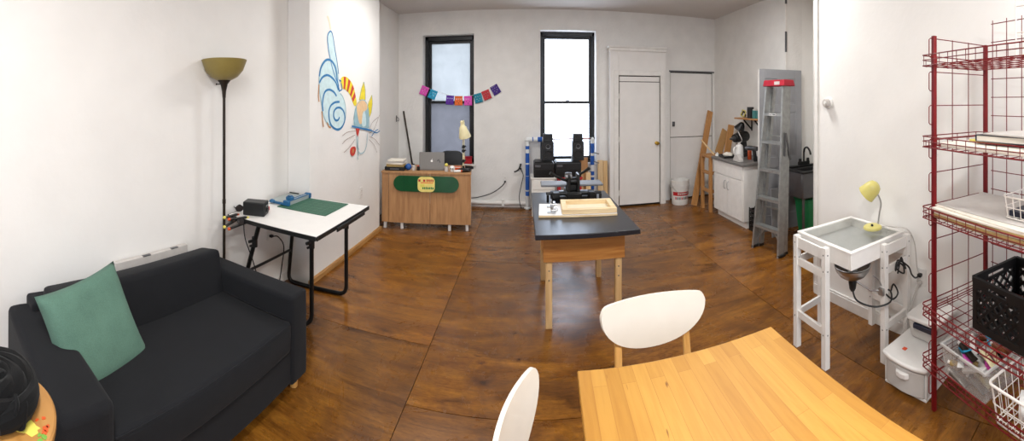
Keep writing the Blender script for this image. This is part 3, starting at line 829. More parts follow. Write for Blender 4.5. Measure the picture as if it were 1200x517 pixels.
clamp('black spring clamp with orange tips gripping drafting table edge', (-1.905, 2.04, ZT-.012), math.radians(82), False)
bm = nb(); tube(bm, curve([(-1.87, 2.035, ZT-.02), (-1.85, 2.03, .66), (-1.80, 2.06, .50), (-1.77, 2.10, .30), (-1.80, 2.15, .10), (-1.86, 2.2, .008), (-1.98, 2.3, .008)], 6), .004, 6)
tag(obj('power_cable', bm, 'black'), 'thin black cord drooping from clamps at drafting table corner', 'cord')

# ---- outlets -----------------------------------------------------------------------------------
def outlet(label, loc, rot, cat='outlet'):
    t = thing('wall_outlet', label, cat, loc, rot=rot, group='wall outlets')
    bm = nb(); prism(bm, rrect(-.037, .037, -.06, .06, .006, 3), 0, .006); obj('cover_plate', bm, 'white_pl', t, .0015)
    bm = nb()
    for z in (-.024, .024):
        prism(bm, rrect(-.017, .017, z-.014, z+.014, .006, 3), .006, .0085)
        for x in (-.007, .007): box(bm, x-.0015, x+.0015, z-.003, z+.007, .0085, .009, 1)
    obj('sockets', bm, ['white_trim', 'black'], t)
    return t
outlet('white wall outlet below drafting table near the plywood fronted desk', (-1.859, 3.97, .60), (PI/2, 0, PI/2))
outlet('white wall outlet left of the blue taped pipe stand', (-.13, BW-.001, .625), (PI/2, 0, 0))
outlet('white wall outlet between desk and pipe stand, black cord plugged in', (-.37, BW-.001, .425), (PI/2, 0, 0))
outlet('white wall outlet on right partition behind red rack', (2.244, 1.37, .44), (PI/2, 0, -PI/2))
outlet('white wall outlet under drafting table with black plug', (-2.099, 2.61, .50), (PI/2, 0, PI/2))
def plug(label, loc, rot, pts, col='black', r=.0045, cat='cord'):
    t = thing('power_cable', label, cat, loc)
    bm = nb(); box(bm, -.014, .014, -.011, .011, 0, .03, Mx=Euler(rot).to_matrix().to_4x4()); obj('plug', bm, col, t, .004)
    bm = nb(); tube(bm, curve([(p[0]-loc[0], p[1]-loc[1], p[2]-loc[2]) for p in pts], 7), r, 7); obj('cable', bm, col, t)
    return t
plug('black power cord running from outlet down to the heating pipe behind desk', (-.37, BW-.012, .40), (PI/2, 0, 0), [(-.37, BW-.04, .40), (-.42, BW-.05, .33), (-.58, BW-.05, .22), (-.8, BW-.05, .15), (-1.0, BW-.06, .13), (-1.12, BW-.08, .12)], r=.007)
plug('dark cord hanging from outlet beside the pipe stand down to floor', (-.13, BW-.012, .60), (PI/2, 0, 0), [(-.13, BW-.045, .60), (-.09, BW-.05, .5), (-.12, BW-.05, .35), (-.15, BW-.09, .18), (-.12, BW-.11, .02), (-.03, BW-.13, .008), (.1, BW-.14, .008)], 'black', .006)
plug('black adapter plugged in at upper socket beside the pipe stand', (-.13, BW-.012, .665), (PI/2, 0, 0), [(-.13, BW-.045, .665), (-.155, BW-.06, .60), (-.20, BW-.06, .565), (-.23, BW-.06, .56)], 'black', .012, 'plug')
plug('black cord dangling from outlet under the drafting table', (-2.087, 2.61, .475), (PI/2, 0, PI/2), [(-2.055, 2.61, .475), (-2.02, 2.64, .47), (-1.99, 2.68, .38), (-2.0, 2.66, .2), (-2.01, 2.62, .02), (-1.97, 2.5, .008)], 'black', .005)

# ---- mural of a cat ---------------------------------------------------------------------------------
t = thing('wall_mural', 'painted mural of striped cat with blue swirl paw on white chimney breast', 'mural', (-1.8595, 0, 0))
_layer = [0]
def paint(name, outline, m, smooth=True):
    _layer[0] += 1
    pts = [(0, y, z) for y, z in outline]
    if smooth: pts = [tuple(p) for p in curve(pts, 4, True)]
    bm = nb(); h = .0004+.00035*_layer[0]
    a = [bm.verts.new((0, p[1], p[2])) for p in pts]; b = [bm.verts.new((h, p[1], p[2])) for p in pts]
    _f(bm, b, 0)
    for i in range(len(pts)): _f(bm, [a[i], a[(i+1) % len(a)], b[(i+1) % len(b)], b[i]], 0)
    return obj(name, bm, m, t)
def stroke(name, lines, m, w=.012, smooth=True):
    _layer[0] += 1; h = .0004+.00035*_layer[0]
    bm = nb()
    for ln in lines:
        P = curve([(0, y, z) for y, z in ln], 5) if smooth else [Vector((0, y, z)) for y, z in ln]
        va, vb = [], []
        for i, p in enumerate(P):
            d = (P[min(i+1, len(P)-1)]-P[max(i-1, 0)]).normalized(); s = Vector((0, -d.z, d.y))*w/2
            va.append(bm.verts.new((h, p.y+s.y, p.z+s.z))); vb.append(bm.verts.new((h, p.y-s.y, p.z-s.z)))
        for i in range(len(P)-1): _f(bm, [va[i], va[i+1], vb[i+1], vb[i]], 0)
    return obj(name, bm, m, t)
tail = [(3.251, 2.323), (3.210, 2.268), (3.222, 2.168), (3.257, 2.071), (3.304, 1.973), (3.371, 1.873), (3.440, 1.80), (3.435, 1.922), (3.402, 2.040), (3.359, 2.155), (3.328, 2.255), (3.292, 2.323)]
body = [(3.056, 1.885), (3.077, 1.956), (3.121, 2.010), (3.187, 2.047), (3.268, 2.052), (3.340, 2.020), (3.389, 1.964), (3.427, 1.861), (3.465, 1.726), (3.531, 1.681), (3.584, 1.587), (3.584, 1.462), (3.517, 1.379), (3.433, 1.348), (3.352, 1.368), (3.280, 1.402), (3.222, 1.425), (3.165, 1.465), (3.121, 1.537), (3.088, 1.650), (3.056, 1.761)]
paint('tail_flame', [(3.199, 2.466), (3.233, 2.415), (3.257, 2.353), (3.280, 2.351), (3.262, 2.412), (3.233, 2.464)], 'mu_cream')
paint('tail', tail, 'mu_pale'); paint('body', body, 'mu_pale')
stroke('tail_outline', [tail[::-1][0:] and [tail[6], *tail[5::-1], tail[11], *tail[10:6:-1]]], 'mu_blue', .014)
stroke('body_outline', [body[8:] + body[:8]], 'mu_mid', .014)
stroke('swirl', [[(3.056, 1.877), (3.088, 1.962), (3.176, 2.037), (3.280, 2.041), (3.365, 1.977), (3.402, 1.860), (3.453, 1.741)],
                 [(3.056, 1.816), (3.110, 1.869), (3.199, 1.896), (3.292, 1.878), (3.377, 1.829), (3.427, 1.756)],
                 [(3.121, 1.55), (3.115, 1.64), (3.154, 1.729), (3.233, 1.757), (3.328, 1.738), (3.389, 1.695)],
                 [(3.453, 1.483), (3.421, 1.454), (3.365, 1.456), (3.328, 1.496), (3.340, 1.546), (3.402, 1.578), (3.491, 1.570), (3.557, 1.519), (3.564, 1.438), (3.498, 1.374), (3.402, 1.359), (3.304, 1.392), (3.251, 1.447), (3.233, 1.534), (3.268, 1.597), (3.352, 1.632), (3.453, 1.638)]], 'mu_blue', .022)
for q in ([(3.05, 1.80), (3.04, 1.70), (3.05, 1.64)], [(3.10, 1.55), (3.115, 1.46), (3.13, 1.40)], [(3.2, 1.44), (3.23, 1.40), (3.27, 1.385)]):
    stroke('rust_drip', [q], 'mu_rust', .016)
paint('arm', [(3.491, 1.877), (3.531, 1.900), (3.612, 1.898), (3.710, 1.856), (3.783, 1.787), (3.835, 1.683), (3.850, 1.623), (3.813, 1.591), (3.761, 1.630), (3.717, 1.688), (3.653, 1.739), (3.571, 1.768), (3.504, 1.779), (3.485, 1.833)], 'mu_yel')
for q in ([(3.545, 1.902), (3.595, 1.897), (3.574, 1.769), (3.537, 1.775)], [(3.650, 1.882), (3.700, 1.860), (3.643, 1.742), (3.612, 1.755)], [(3.743, 1.825), (3.785, 1.785), (3.712, 1.695), (3.684, 1.718)], [(3.800, 1.745), (3.828, 1.695), (3.761, 1.637), (3.734, 1.672)]):
    paint('arm_stripe', q, 'mu_red', False)
stroke('arm_join', [[(3.44, 1.86), (3.485, 1.85)], [(3.45, 1.75), (3.50, 1.77), (3.485, 1.83)]], 'mu_blue', .014)
for e in ([(4.040, 1.867), (3.975, 1.786), (3.920, 1.663), (3.999, 1.643), (4.082, 1.657), (4.082, 1.771)], [(4.273, 1.718), (4.193, 1.643), (4.133, 1.562), (4.184, 1.437), (4.255, 1.506), (4.291, 1.614)]):
    paint('ear', e, 'mu_yel', False); stroke('ear_outline', [e+[e[0]]], 'mu_blue', .007, False)
head = [(3.813, 1.551), (3.873, 1.623), (3.983, 1.660), (4.099, 1.632), (4.167, 1.544), (4.184, 1.419), (4.176, 1.331), (3.798, 1.355), (3.783, 1.454)]
paint('head', head, 'mu_mid', False); paint('forehead', [(3.843, 1.600), (3.983, 1.657), (4.099, 1.622), (4.133, 1.559), (4.036, 1.507), (3.991, 1.40), (3.909, 1.40)], 'mu_tan')
paint('eye', [(3.99, 1.36), (4.0, 1.49), (4.05, 1.53), (4.09, 1.46), (4.09, 1.36)], 'mu_pale')
stroke('head_outline', [head+[head[0]]], 'mu_mid', .01)
stroke('brim', [[(3.724, 1.373), (3.928, 1.340), (4.264, 1.290)]], 'mu_blue', .02)
paint('nose', [(3.835, 1.346), (3.920, 1.334), (3.889, 1.266), (3.866, 1.245)], 'mu_red', False)
stroke('chin', [[(3.850, 1.269), (3.858, 1.169), (3.889, 1.082), (3.951, 1.048), (4.049, 1.063), (4.116, 1.143), (4.133, 1.264)], [(3.889, 1.249), (3.873, 1.144), (3.904, 1.097)], [(3.89, 1.08), (3.87, 1.02), (3.88, .99)]], 'mu_mid', .012)
paint('tongue', [(3.710, 1.136), (3.783, 1.147), (3.820, 1.123), (3.798, 1.067), (3.739, 1.048), (3.696, 1.086)], 'mu_red'); paint('tongue_mark', [(3.74, 1.12), (3.77, 1.12), (3.76, 1.085), (3.735, 1.085)], 'mu_rust')
for q in ([(3.813, 1.315), (3.632, 1.318), (3.498, 1.288)], [(3.798, 1.273), (3.598, 1.242), (3.498, 1.205)], [(3.798, 1.224), (3.667, 1.156), (3.531, 1.109)], [(4.184, 1.224), (4.356, 1.173), (4.500, 1.084)], [(4.176, 1.190), (4.328, 1.103), (4.422, 1.000)], [(4.176, 1.261), (4.328, 1.303), (4.50, 1.47)], [(4.176, 1.278), (4.264, 1.380), (4.46, 1.443)]):
    stroke('whisker', [q], 'mu_whisker', .006)
stroke('blue_whiskers', [[(4.14, 1.30), (4.26, 1.285), (4.40, 1.25), (4.51, 1.269)], [(4.25, 1.22), (4.35, 1.27), (4.45, 1.29)]], 'mu_blue', .012)

# ================================================================== DESK IN THE LEFT CORNER
DA = math.radians(8); DO = Vector((-1.855, 4.60, 0))
def D(x, y, z=0):
    return (DO.x+x*math.cos(DA)-y*math.sin(DA), DO.y+x*math.sin(DA)+y*math.cos(DA), z)
t = thing('plywood_desk', 'desk with full plywood front panel on short white legs under window', 'desk', tuple(DO), DA)
bm = nb(); box(bm, 0, .355-.0, 0, .018, .09, .715); box(bm, .357, .60, 0, .018, .09, .715)
bm.free()
for a, b in ((.0, .085), (.089, .622), (.626, 1.14)):
    bm = nb(); box(bm, a, b, 0, .018, .09, .722); obj('front_panel', bm, 'plyfront', t, .002)
bm = nb(); box(bm, -.005, 1.145, -.012, .58, .722, .742); obj('desktop', bm, 'plyfront', t, .002)
bm = nb(); box(bm, 1.122, 1.14, .018, .56, .12, .722); obj('side_panel', bm, 'white_paint', t, .002)
for x, s in ((.045, -.012), (.245, .012), (.88, -.012), (1.08, .012)):
    for y in (.05, .50):
        bm = nb(); hexa(bm, [(x+s-.018, y-.018, 0), (x+s+.018, y-.018, 0), (x+s+.018, y+.018, 0), (x+s-.018, y+.018, 0)], [(x-.022, y-.02, .722), (x+.022, y-.02, .722), (x+.022, y+.02, .722), (x-.022, y+.02, .722)]); obj('leg', bm, 'white_paint', t, .003)
# skateboard deck
t = thing('skateboard_deck', 'green skateboard deck fixed across plywood desk front with yellow sticker', 'skateboard', D(.575, -.022, .60), DA)
bm = nb(); L_, H_ = .415, .10
out = [(L_-H_+H_*math.cos(a)*1.0, H_*math.sin(a)) for a in [-PI/2+PI*i/16 for i in range(17)]] + [(-L_+H_+H_*math.cos(a), H_*math.sin(a)) for a in [PI/2+PI*i/16 for i in range(17)]]
prism(bm, out, 0, .012, 0, T(rx=PI/2))
obj('deck', bm, 'skate', t, .002)
bm = nb(); prism(bm, rrect(-.282, -.276, -.096, .096, .002, 2), .012, .0126, 0, T(rx=PI/2)); obj('deck_line', bm, 'skate_dark', t)
bm = nb(); prism(bm, rrect(-.108, .108, -.098, .093, .055, 6), .012, .0132, 0, T(rx=PI/2, x=.005)); obj('sticker', bm, 'sticker', t)
bm = nb(); Xs = T(rx=PI/2, x=.005)
for i in range(3): prism(bm, [(-.085+.03*i+.02*math.cos(q)*(1 if k % 2 else .6), .045+.02*math.sin(q)*(1 if k % 2 else .7)) for k, q in enumerate([2*PI*j/8 for j in range(8)])], .0132, .0142, 0, Xs) if i != 1 else None
for i in range(5): box(bm, .005+i*.019, .018+i*.019, .03+.004*(i % 2), .062, .0132, .0142, 0, Xs)
box(bm, -.07, .09, .012, .022, .0132, .0138, 1, Xs); box(bm, -.075, -.02, -.04, .0, .0132, .0138, 2, Xs)
for i in range(7): prism(bm, [(-.05+.021*i, -.062), (-.034+.021*i, -.062), (-.032+.021*i, -.04+.005*(i % 3)), (-.046+.021*i, -.036)], .0132, .0142, 3, Xs)
obj('sticker_lettering', bm, ['red', 'orange_paper' if False else 'orange', 'yellow_paint', 'green_pl'], t)
for x in (-.30, -.245, .245, .30):
    for z in (-.025, .025): bm = nb(); lathe(bm, [(0, 0), (.005, 0), (.004, .0015), (0, .0015)], 8, 0, T(x, -.012, z, PI/2)); obj('bolt', bm, 'skate_dark', t)

DZ = .743
# papers and tray
t = thing('document_tray', 'black tray under pile of papers at left end of plywood desk', 'tray', D(.155, .16, DZ), DA)
bm = nb(); box(bm, -.13, .13, -.11, .11, 0, .006); box(bm, -.13, .13, -.11, -.105, .006, .045); box(bm, -.13, .13, .105, .11, .006, .045); box(bm, -.13, -.125, -.105, .105, .006, .045); box(bm, .125, .13, -.105, .105, .006, .045); obj('tray', bm, 'black', t, .002)
bm = nb(); box(bm, -.06, .06, -.113, -.109, .012, .03); obj('label_holder', bm, 'darksteel', t)
for k, (m, a, h, lab) in enumerate((('kraft', 4, .03, 'brown folder pile at bottom of paper stack on desk tray'), ('paper', -5, .02, 'white paper pile in middle of stack on desk tray'), ('paper_grey', 7, .018, 'grey paper pile near top of stack on desk tray'), ('paper', -2, .012, 'white sheets topmost on stack at left end of desk'))):
    z0 = DZ+.047+(.0, .031, .052, .071)[k]
    bm = nb(); box(bm, -.115+.008*k, .115, -.10, .10, 0, h)
    for i in range(3): box(bm, -.113+.008*k-.004*i, .113+.004*i, -.102, .098, h*i/3+.001, h*i/3+.003, 0)
    tag(obj('paper_pile', bm, m, loc=D(.155, .165, z0), rot=(0, 0, DA+math.radians(a))), lab, 'papers', 'paper piles on the desk tray')
bm = nb(); ball(bm, (0, 0, .043), .043, 20); tag(obj('rubber_ball', bm, 'blue', loc=D(.325, .13, DZ)), 'blue ball beside papers on plywood desk', 'ball')
def bottle(name, label, loc, r, h, m, cap, grp=None):
    t = thing(name, label, 'bottle', loc, 0, grp)
    bm = nb(); lathe(bm, [(0, 0), (r*.95, 0), (r, .004), (r, h*.68), (r*.5, h*.8), (r*.45, h*.86), (0, h*.86)], 20); obj('body', bm, m, t)
    bm = nb(); lathe(bm, [(0, h*.84), (r*.55, h*.84), (r*.55, h), (0, h)], 16); obj('cap', bm, cap, t)
    return t
bottle('small_jar', 'tall grey capped jar between blue ball and laptop', D(.395, .12, DZ), .024, .085, 'paper_grey', 'black')
bottle('small_jar', 'short dark jar with red cap beside silver laptop', D(.455, .14, DZ), .022, .06, 'black', 'red')
# laptop
t = thing('laptop', 'open silver laptop seen from behind on plywood desk', 'laptop', D(.63, .14, DZ), DA+math.radians(2))
bm = nb(); prism(bm, rrect(-.165, .165, .0, .225, .012, 4), 0, .014); obj('base', bm, 'laptop', t, .002)
bm = nb(); box(bm, -.145, .145, .06, .16, .014, .0155); obj('keyboard', bm, 'black', t)
lid = nb(); Xl = T(0, .004, .014, math.radians(90-8)); prism(lid, rrect(-.165, .165, 0, .222, .012, 4), -.004, .004, 0, Xl); lo = obj('screen_lid', lid, 'laptop', t, .002)
bm = nb()
ap = []
for i in range(30):
    a = 2*PI*i/30; r = .0155*(1+.08*math.cos(2*a)); x, y = r*math.cos(a)*.92, r*math.sin(a)
    d = math.hypot(x-.018, y-.003)
    if d < .0075: x = .018-.0075*(.018-x)/d if d > 0 else x
    if abs(x) < .004: y *= .88
    ap.append((x, y+.108))
prism(bm, ap, .004, .0047, 0, Xl); prism(bm, [(.0, .127), (.007, .131), (.008, .138), (.001, .134)], .004, .0047, 0, Xl); obj('lid_logo', bm, 'logo_white', lo)
bm = nb()
tube(bm, [(.088+.014*math.cos(a), .092+.02*math.sin(a)+.012, .0045) for a in [PI*i/10 for i in range(11)]], .0035, 6, Mx=Xl); tube(bm, [(.102, .105, .0045), (.108, .085, .0045)], .0035, 6, Mx=Xl); obj('lid_sticker', bm, 'black', lo)
# yellow ball, mug, odds and ends
bm = nb(); ball(bm, (0, 0, .022), .022, 16); tag(obj('yellow_ball', bm, 'yellow_paint', loc=D(.825, .09, DZ+.001+.062)), 'small yellow ball on desk beside laptop screen', 'ball')
t = thing('pen_cup', 'dark cup holding the yellow ball next to laptop', 'cup', D(.825, .09, DZ)); bm = nb(); lathe(bm, [(0, 0), (.024, 0), (.027, .062), (.0, .062)], 20); obj('cup', bm, 'paper_grey', t)
t = thing('skull_ornament', 'small white skull-shaped ornament on plywood desk', 'ornament', D(.90, .09, DZ))
bm = nb(); ball(bm, (0, 0, .042), .036, 18); box(bm, -.018, .018, -.03, .01, 0, .026); obj('skull', bm, 'white_pl', t, .006)
for x in (-.013, .013): bm = nb(); ball(bm, (x, -.031, .04), .009, 10); obj('eye_socket', bm, 'black', t)
t = thing('desk_tray', 'low black tray under base of cream desk lamp', 'tray', D(1.05, .12, DZ)); bm = nb(); lathe(bm, [(0, 0), (.085, 0), (.095, .018), (.088, .018), (.08, .006), (0, .006)], 32); obj('tray', bm, 'black', t)
t = thing('glue_tube', 'white and orange tube lying beside skull ornament', 'tube', D(.975, .03, DZ), DA+.2)
bm = nb(); tube(bm, [(-.05, 0, .016), (.035, 0, .016)], .016, 12); obj('body', bm, 'white_pl', t)
bm = nb(); tube(bm, [(.035, 0, .016), (.06, 0, .016)], [.013, .009], 12); obj('cap', bm, 'orange_paint', t)
t = thing('orange_box', 'small orange box behind white tube on desk', 'box', D(.965, .17, DZ), DA); bm = nb(); box(bm, -.04, .04, -.02, .02, 0, .055); obj('carton', bm, 'orange_paint', t, .002); bm = nb(); box(bm, -.041, .041, -.021, .021, .04, .048); obj('band', bm, 'paper', t)
t = thing('stapler', 'black stapler at right end of plywood desk', 'stapler', D(1.115, .26, DZ), DA+.5)
bm = nb(); box(bm, -.06, .06, -.015, .015, 0, .012); obj('base', bm, 'black', t, .003)
bm = nb(); hexa(bm, [(-.06, -.014, .02), (.06, -.014, .014), (.06, .014, .014), (-.06, .014, .02)], [(-.06, -.012, .055), (.055, -.012, .035), (.055, .012, .035), (-.06, .012, .055)]); obj('arm', bm, 'black', t, .004)
# cream desk lamp
t = thing('desk_lamp', 'cream jointed desk lamp standing on the plywood desk before window', 'lamp', D(1.04, .14, DZ+.008))
bm = nb(); lathe(bm, [(0, 0), (.07, 0), (.074, .008), (.06, .02), (.015, .03), (.012, .06), (0, .06)], 32); obj('base', bm, 'black', t)
bm = nb(); tube(bm, [(0, 0, .05), (-.005, .02, .29)], .008, 10); tube(bm, [(-.005, .02, .29), (.0, -.01, .57)], .007, 10); tube(bm, [(.014, .02, .12), (.012, .0, .50)], .004, 8); obj('arm', bm, 'cream', t)
for z in (.12, .25, .30):
    bm = nb(); lathe(bm, [(0, -.022), (.02, -.022), (.024, 0), (.02, .022), (0, .022)], 14, 0, T(0, .012, z, PI/2, .3)); tube(bm, [(0, 0, z), (.035, -.01, z+.012)], .009, 8); obj('joint_knob', bm, 'black', t)
Xd = T(.012, -.03, .50, math.radians(16), math.radians(-10))
bm = nb(); lathe(bm, [(0, .10), (.022, .10), (.03, .085), (.045, .06), (.075, -.05), (.078, -.075), (.073, -.075), (.07, -.05), (.04, .05), (0, .06)], 28, 0, Xd); obj('lamp_shade', bm, 'cream', t)
bm = nb(); lathe(bm, [(0, .10), (.02, .10), (.02, .14), (.012, .15), (0, .15)], 16, 0, Xd); tube(bm, [(.01, -.01, .57), (.005, -.03, .645)], .012, 8); obj('socket', bm, 'cream', t)
# office chair
t = thing('office_chair', 'black swivel chair with rounded back behind desk and laptop', 'chair', (-1.13, 5.42, 0), PI+.1)
bm = nb()
for k in range(5):
    a = 2*PI*k/5; tube(bm, [(0, 0, .10), (.25*math.cos(a), .25*math.sin(a), .065)], [.025, .016], 8)
obj('base', bm, 'black', t)
for k in range(5):
    a = 2*PI*k/5; bm = nb(); lathe(bm, [(0, -.02), (.026, -.02), (.028, 0), (.026, .02), (0, .02)], 14, 0, T(.25*math.cos(a), .25*math.sin(a), .029, PI/2, 0, a)); obj('caster', bm, 'black', t)
bm = nb(); tube(bm, [(0, 0, .09), (0, 0, .42)], .022, 12); obj('post', bm, 'darksteel', t)
bm = nb(); prism(bm, rrect(-.21, .21, -.20, .20, .08, 6), .42, .48); obj('seat', bm, 'black', t, .02, 3)
bm = nb(); prism(bm, rrect(-.18, .18, 0, .34, .11, 7), -.02, .02, 0, T(0, -.20, .56, math.radians(90+8))); obj('backrest', bm, 'black', t, .012, 3)
bm = nb(); tube(bm, curve([(0, -.05, .43), (0, -.21, .46), (0, -.22, .62)], 5), .016, 8); obj('back_bracket', bm, 'black', t)
# red box on window sill
t = thing('red_tin', 'red tin box on the left window sill behind desk lamp', 'tin', (-1.04, BW-.01, .664)); bm = nb(); box(bm, -.15, .15, -.022, .022, 0, .11); obj('body', bm, 'red', t, .004); bm = nb(); box(bm, -.153, .153, -.025, .025, .085, .115); obj('lid', bm, 'crimson', t, .004)
# broom handle in corner + hook
t = thing('broom', 'dark broom handle leaning in corner behind plywood desk', 'broom', (-1.70, 5.72, 0))
bm = nb(); tube(bm, [(0, 0, .10), (-.30, .18, 1.48)], .014, 10); obj('handle', bm, 'bronze', t)
bm = nb(); hexa(bm, [(-.14, -.03, 0), (.14, -.03, 0), (.14, .03, 0), (-.14, .03, 0)], [(-.10, -.022, .11), (.10, -.022, .11), (.10, .022, .11), (-.10, .022, .11)]); obj('bristle_head', bm, 'black', t, .004)
t = thing('wall_hook', 'small metal hook on recess wall beside the broom handle', 'hook', (-2.099, 5.83, 1.36)); bm = nb(); box(bm, 0, .006, -.018, .018, -.05, .05); tube(bm, [(.006, 0, .02), (.035, 0, .01), (.045, 0, -.02), (.035, 0, -.04), (.02, 0, -.03)], .006, 8); obj('hook', bm, 'darksteel', t)

# paper flag garland
t = thing('paper_garland', 'string of colourful cut paper flags hung across left window', 'garland', (-1.10, BW-.02, 1.7))
FL = [(-1.66, 1.81, 'pink', 22), (-1.52, 1.75, 'cyan', 22), (-1.24, 1.66, 'purple', 4), (-1.10, 1.65, 'orange', 0), (-.95, 1.65, 'pink', -2), (-.79, 1.69, 'teal_paper', -14), (-.66, 1.74, 'red_paper', -22), (-.52, 1.82, 'violet', -30)]
bm = nb(); tube(bm, curve([(-1.78+1.10, .008, 1.93-1.7)]+[(x+1.10, 0, z+.07-1.7) for x, z, _, _ in FL]+[(-.42+1.10, .01, 1.95-1.7)], 5), .0022, 5); obj('string', bm, 'paper', t)
for x, z, m, a in FL:
    bm = nb(); w, h = .062, .072
    # scalloped lower edge and small punched holes
    cells = 11
    xs = [-w+2*w*i/cells for i in range(cells+1)]; zs = [h-2*h*j/cells for j in range(cells+1)]
    for i in range(cells):
        for j in range(cells):
            if (i, j) in ((2, 3), (5, 3), (8, 3), (3, 6), (7, 6), (5, 8)): continue
            low = zs[j+1]-(.006 if (j == cells-1 and i % 2 == 0) else 0)
            v = [bm.verts.new((xs[i], .004*math.sin(3*zs[j]/h), zs[j])), bm.verts.new((xs[i+1], .004*math.sin(3*zs[j]/h), zs[j])), bm.verts.new((xs[i+1], .004*math.sin(3*low/h), low)), bm.verts.new((xs[i], .004*math.sin(3*low/h), low))]
            _f(bm, v, 0)
    bmesh.ops.remove_doubles(bm, verts=bm.verts, dist=1e-5)
    o = obj('flag', bm, m, t, loc=(x+1.10, -.004, z-1.7), rot=(0, -math.radians(a)*-1, 0))
    s = o.modifiers.new('thick', 'SOLIDIFY'); s.thickness = .0012

# ================================================================== BACK CENTRE
t = thing('dresser', 'small white dresser with knobbed drawer under the printers', 'dresser', (.20, 5.60, 0))
bm = nb(); box(bm, -.165, .165, -.15, .15, .14, .535); obj('body', bm, 'white_paint', t, .003)
bm = nb(); box(bm, -.18, .18, -.165, .16, .535, .555); obj('top', bm, 'white_paint', t, .004)
for z0, z1 in ((.385, .52), (.22, .37)):
    bm = nb(); box(bm, -.145, .145, -.164, -.15, z0, z1); d = obj('drawer', bm, 'white_paint', t, .004)
    bm = nb(); lathe(bm, [(0, 0), (.007, 0), (.006, .012), (.013, .018), (.011, .026), (0, .028)], 14, 0, T(0, -.164, (z0+z1)/2, PI/2)); obj('knob', bm, 'brass', d)
for sx in (-.14, .14):
    for sy in (-.125, .125): bm = nb(); box(bm, sx-.02, sx+.02, sy-.02, sy+.02, 0, .14); obj('leg', bm, 'white_paint', t, .003)
t = thing('side_table', 'low red topped table under right black printer', 'table', (.585, 5.60, 0))
bm = nb(); box(bm, -.18, .18, -.16, .16, .53, .555); obj('tabletop', bm, 'red', t, .004)
for sx in (-.15, .15):
    for sy in (-.13, .13): bm = nb(); box(bm, sx-.016, sx+.016, sy-.016, sy+.016, 0, .53); obj('leg', bm, 'red', t)
def printer(label, loc, w):
    t = thing('printer', label, 'printer', loc, 0, 'black box printers under the loudspeakers')
    bm = nb(); box(bm, -w, w, -.16, .16, 0, .205); obj('body', bm, 'black', t, .01, 3)
    bm = nb(); box(bm, -w+.02, w-.02, -.166, -.16, .03, .12); obj('paper_slot', bm, 'blackm', t, .003)
    bm = nb(); box(bm, -w+.02, -w+.10, -.168, -.16, .15, .18); obj('control_panel', bm, 'darksteel', t, .002)
    bm = nb(); hexa(bm, [(-w+.01, -.15, .205), (w-.01, -.15, .205), (w-.01, .15, .205), (-w+.01, .15, .205)], [(-w+.02, -.13, .222), (w-.02, -.13, .222), (w-.02, .14, .222), (-w+.02, .14, .222)]); obj('lid', bm, 'blackm', t, .003)
printer('left black printer on white dresser with loudspeaker on top', (.21, 5.60, .556), .145)
printer('wider black printer on red table with loudspeaker on top', (.56, 5.60, .556), .185)
def speaker(label, x):
    t = thing('loudspeaker', label, 'speaker', (x, 5.64, .779), 0, 'black loudspeakers before the right window')
    bm = nb(); box(bm, -.085, .085, -.09, .09, 0, .27); obj('cabinet', bm, 'black', t, .005)
    for z, r in ((.085, .062), (.205, .034)):
        bm = nb(); lathe(bm, [(0, -.012), (r*.3, -.008), (r*.75, -.016), (r*.8, .003), (r, .004), (r, 0), (r, -.02), (0, -.02)], 28, 0, T(0, -.09, z, PI/2)); obj('driver_cone', bm, 'darksteel' if z > .1 else 'blackm', t)
    bm = nb(); box(bm, -.07, .07, -.07, .08, .27, .385); obj('satellite', bm, 'black', t, .006)
    bm = nb(); lathe(bm, [(0, -.005), (.03, -.003), (.036, .002), (.036, -.01), (0, -.01)], 24, 0, T(0, -.072, .33, PI/2)); obj('tweeter', bm, 'blackm', t)
speaker('left black loudspeaker standing before the bright window', .275)
speaker('right black loudspeaker with visible driver standing before bright window', .715)
# taped pipe stand
t = thing('pipe_stand', 'white pipe stand wrapped in blue tape with copper crossbar', 'stand', (.49, 5.86, 0))
def taped(name, x, bands, top):
    bm = nb(); tube(bm, [(x, 0, 0), (x, 0, top)], .029, 14)
    o = obj(name, bm, 'pvc', t)
    for a, b in bands:
        b2 = nb(); tube(b2, [(x, 0, a), (x, 0, b)], .0305, 14); obj('tape', b2, 'blue_tape', o)
    b4 = nb(); ball(b4, (x, 0, 1.05), .037, 14); obj('elbow', b4, 'pvc', t)
    b3 = nb(); lathe(b3, [(0, 0), (.05, 0), (.05, .015), (.036, .03), (0, .03)], 20, 0, T(x, 0, 0)); obj('foot_cap', b3, 'pvc', t)
taped('upright', -.515, ((.20, .27), (.29, .50), (.505, .68), (.70, .85), (.91, .96)), 1.05); taped('upright', .485, ((.28, .36), (.40, .47), (.50, .56), (.66, .80), (.84, .99)), 1.05)
bm = nb(); tube(bm, [(-.515, 0, 1.055), (-.21, 0, 1.06)], .036, 14); o = obj('roll_sleeve', bm, 'pvc', t)
for a, b in ((-.36, -.29), (-.44, -.425)): bm = nb(); tube(bm, [(a, 0, 1.058), (b, 0, 1.059)], .0375, 14); obj('tape', bm, 'blue_tape', o)
bm = nb(); tube(bm, [(-.22, 0, 1.06), (.46, 0, 1.065)], .011, 10); obj('crossbar', bm, 'copper', t)
bm = nb(); tube(bm, [(.45, 0, 1.065), (.52, 0, 1.065)], .022, 10); obj('end_cap', bm, 'black', t)
for z in (.70, .84): bm = nb(); tube(bm, [(.50, -.02, z+.01), (.58, -.05, z-.01)], .008, 8); obj('clip', bm, 'darksteel', t)
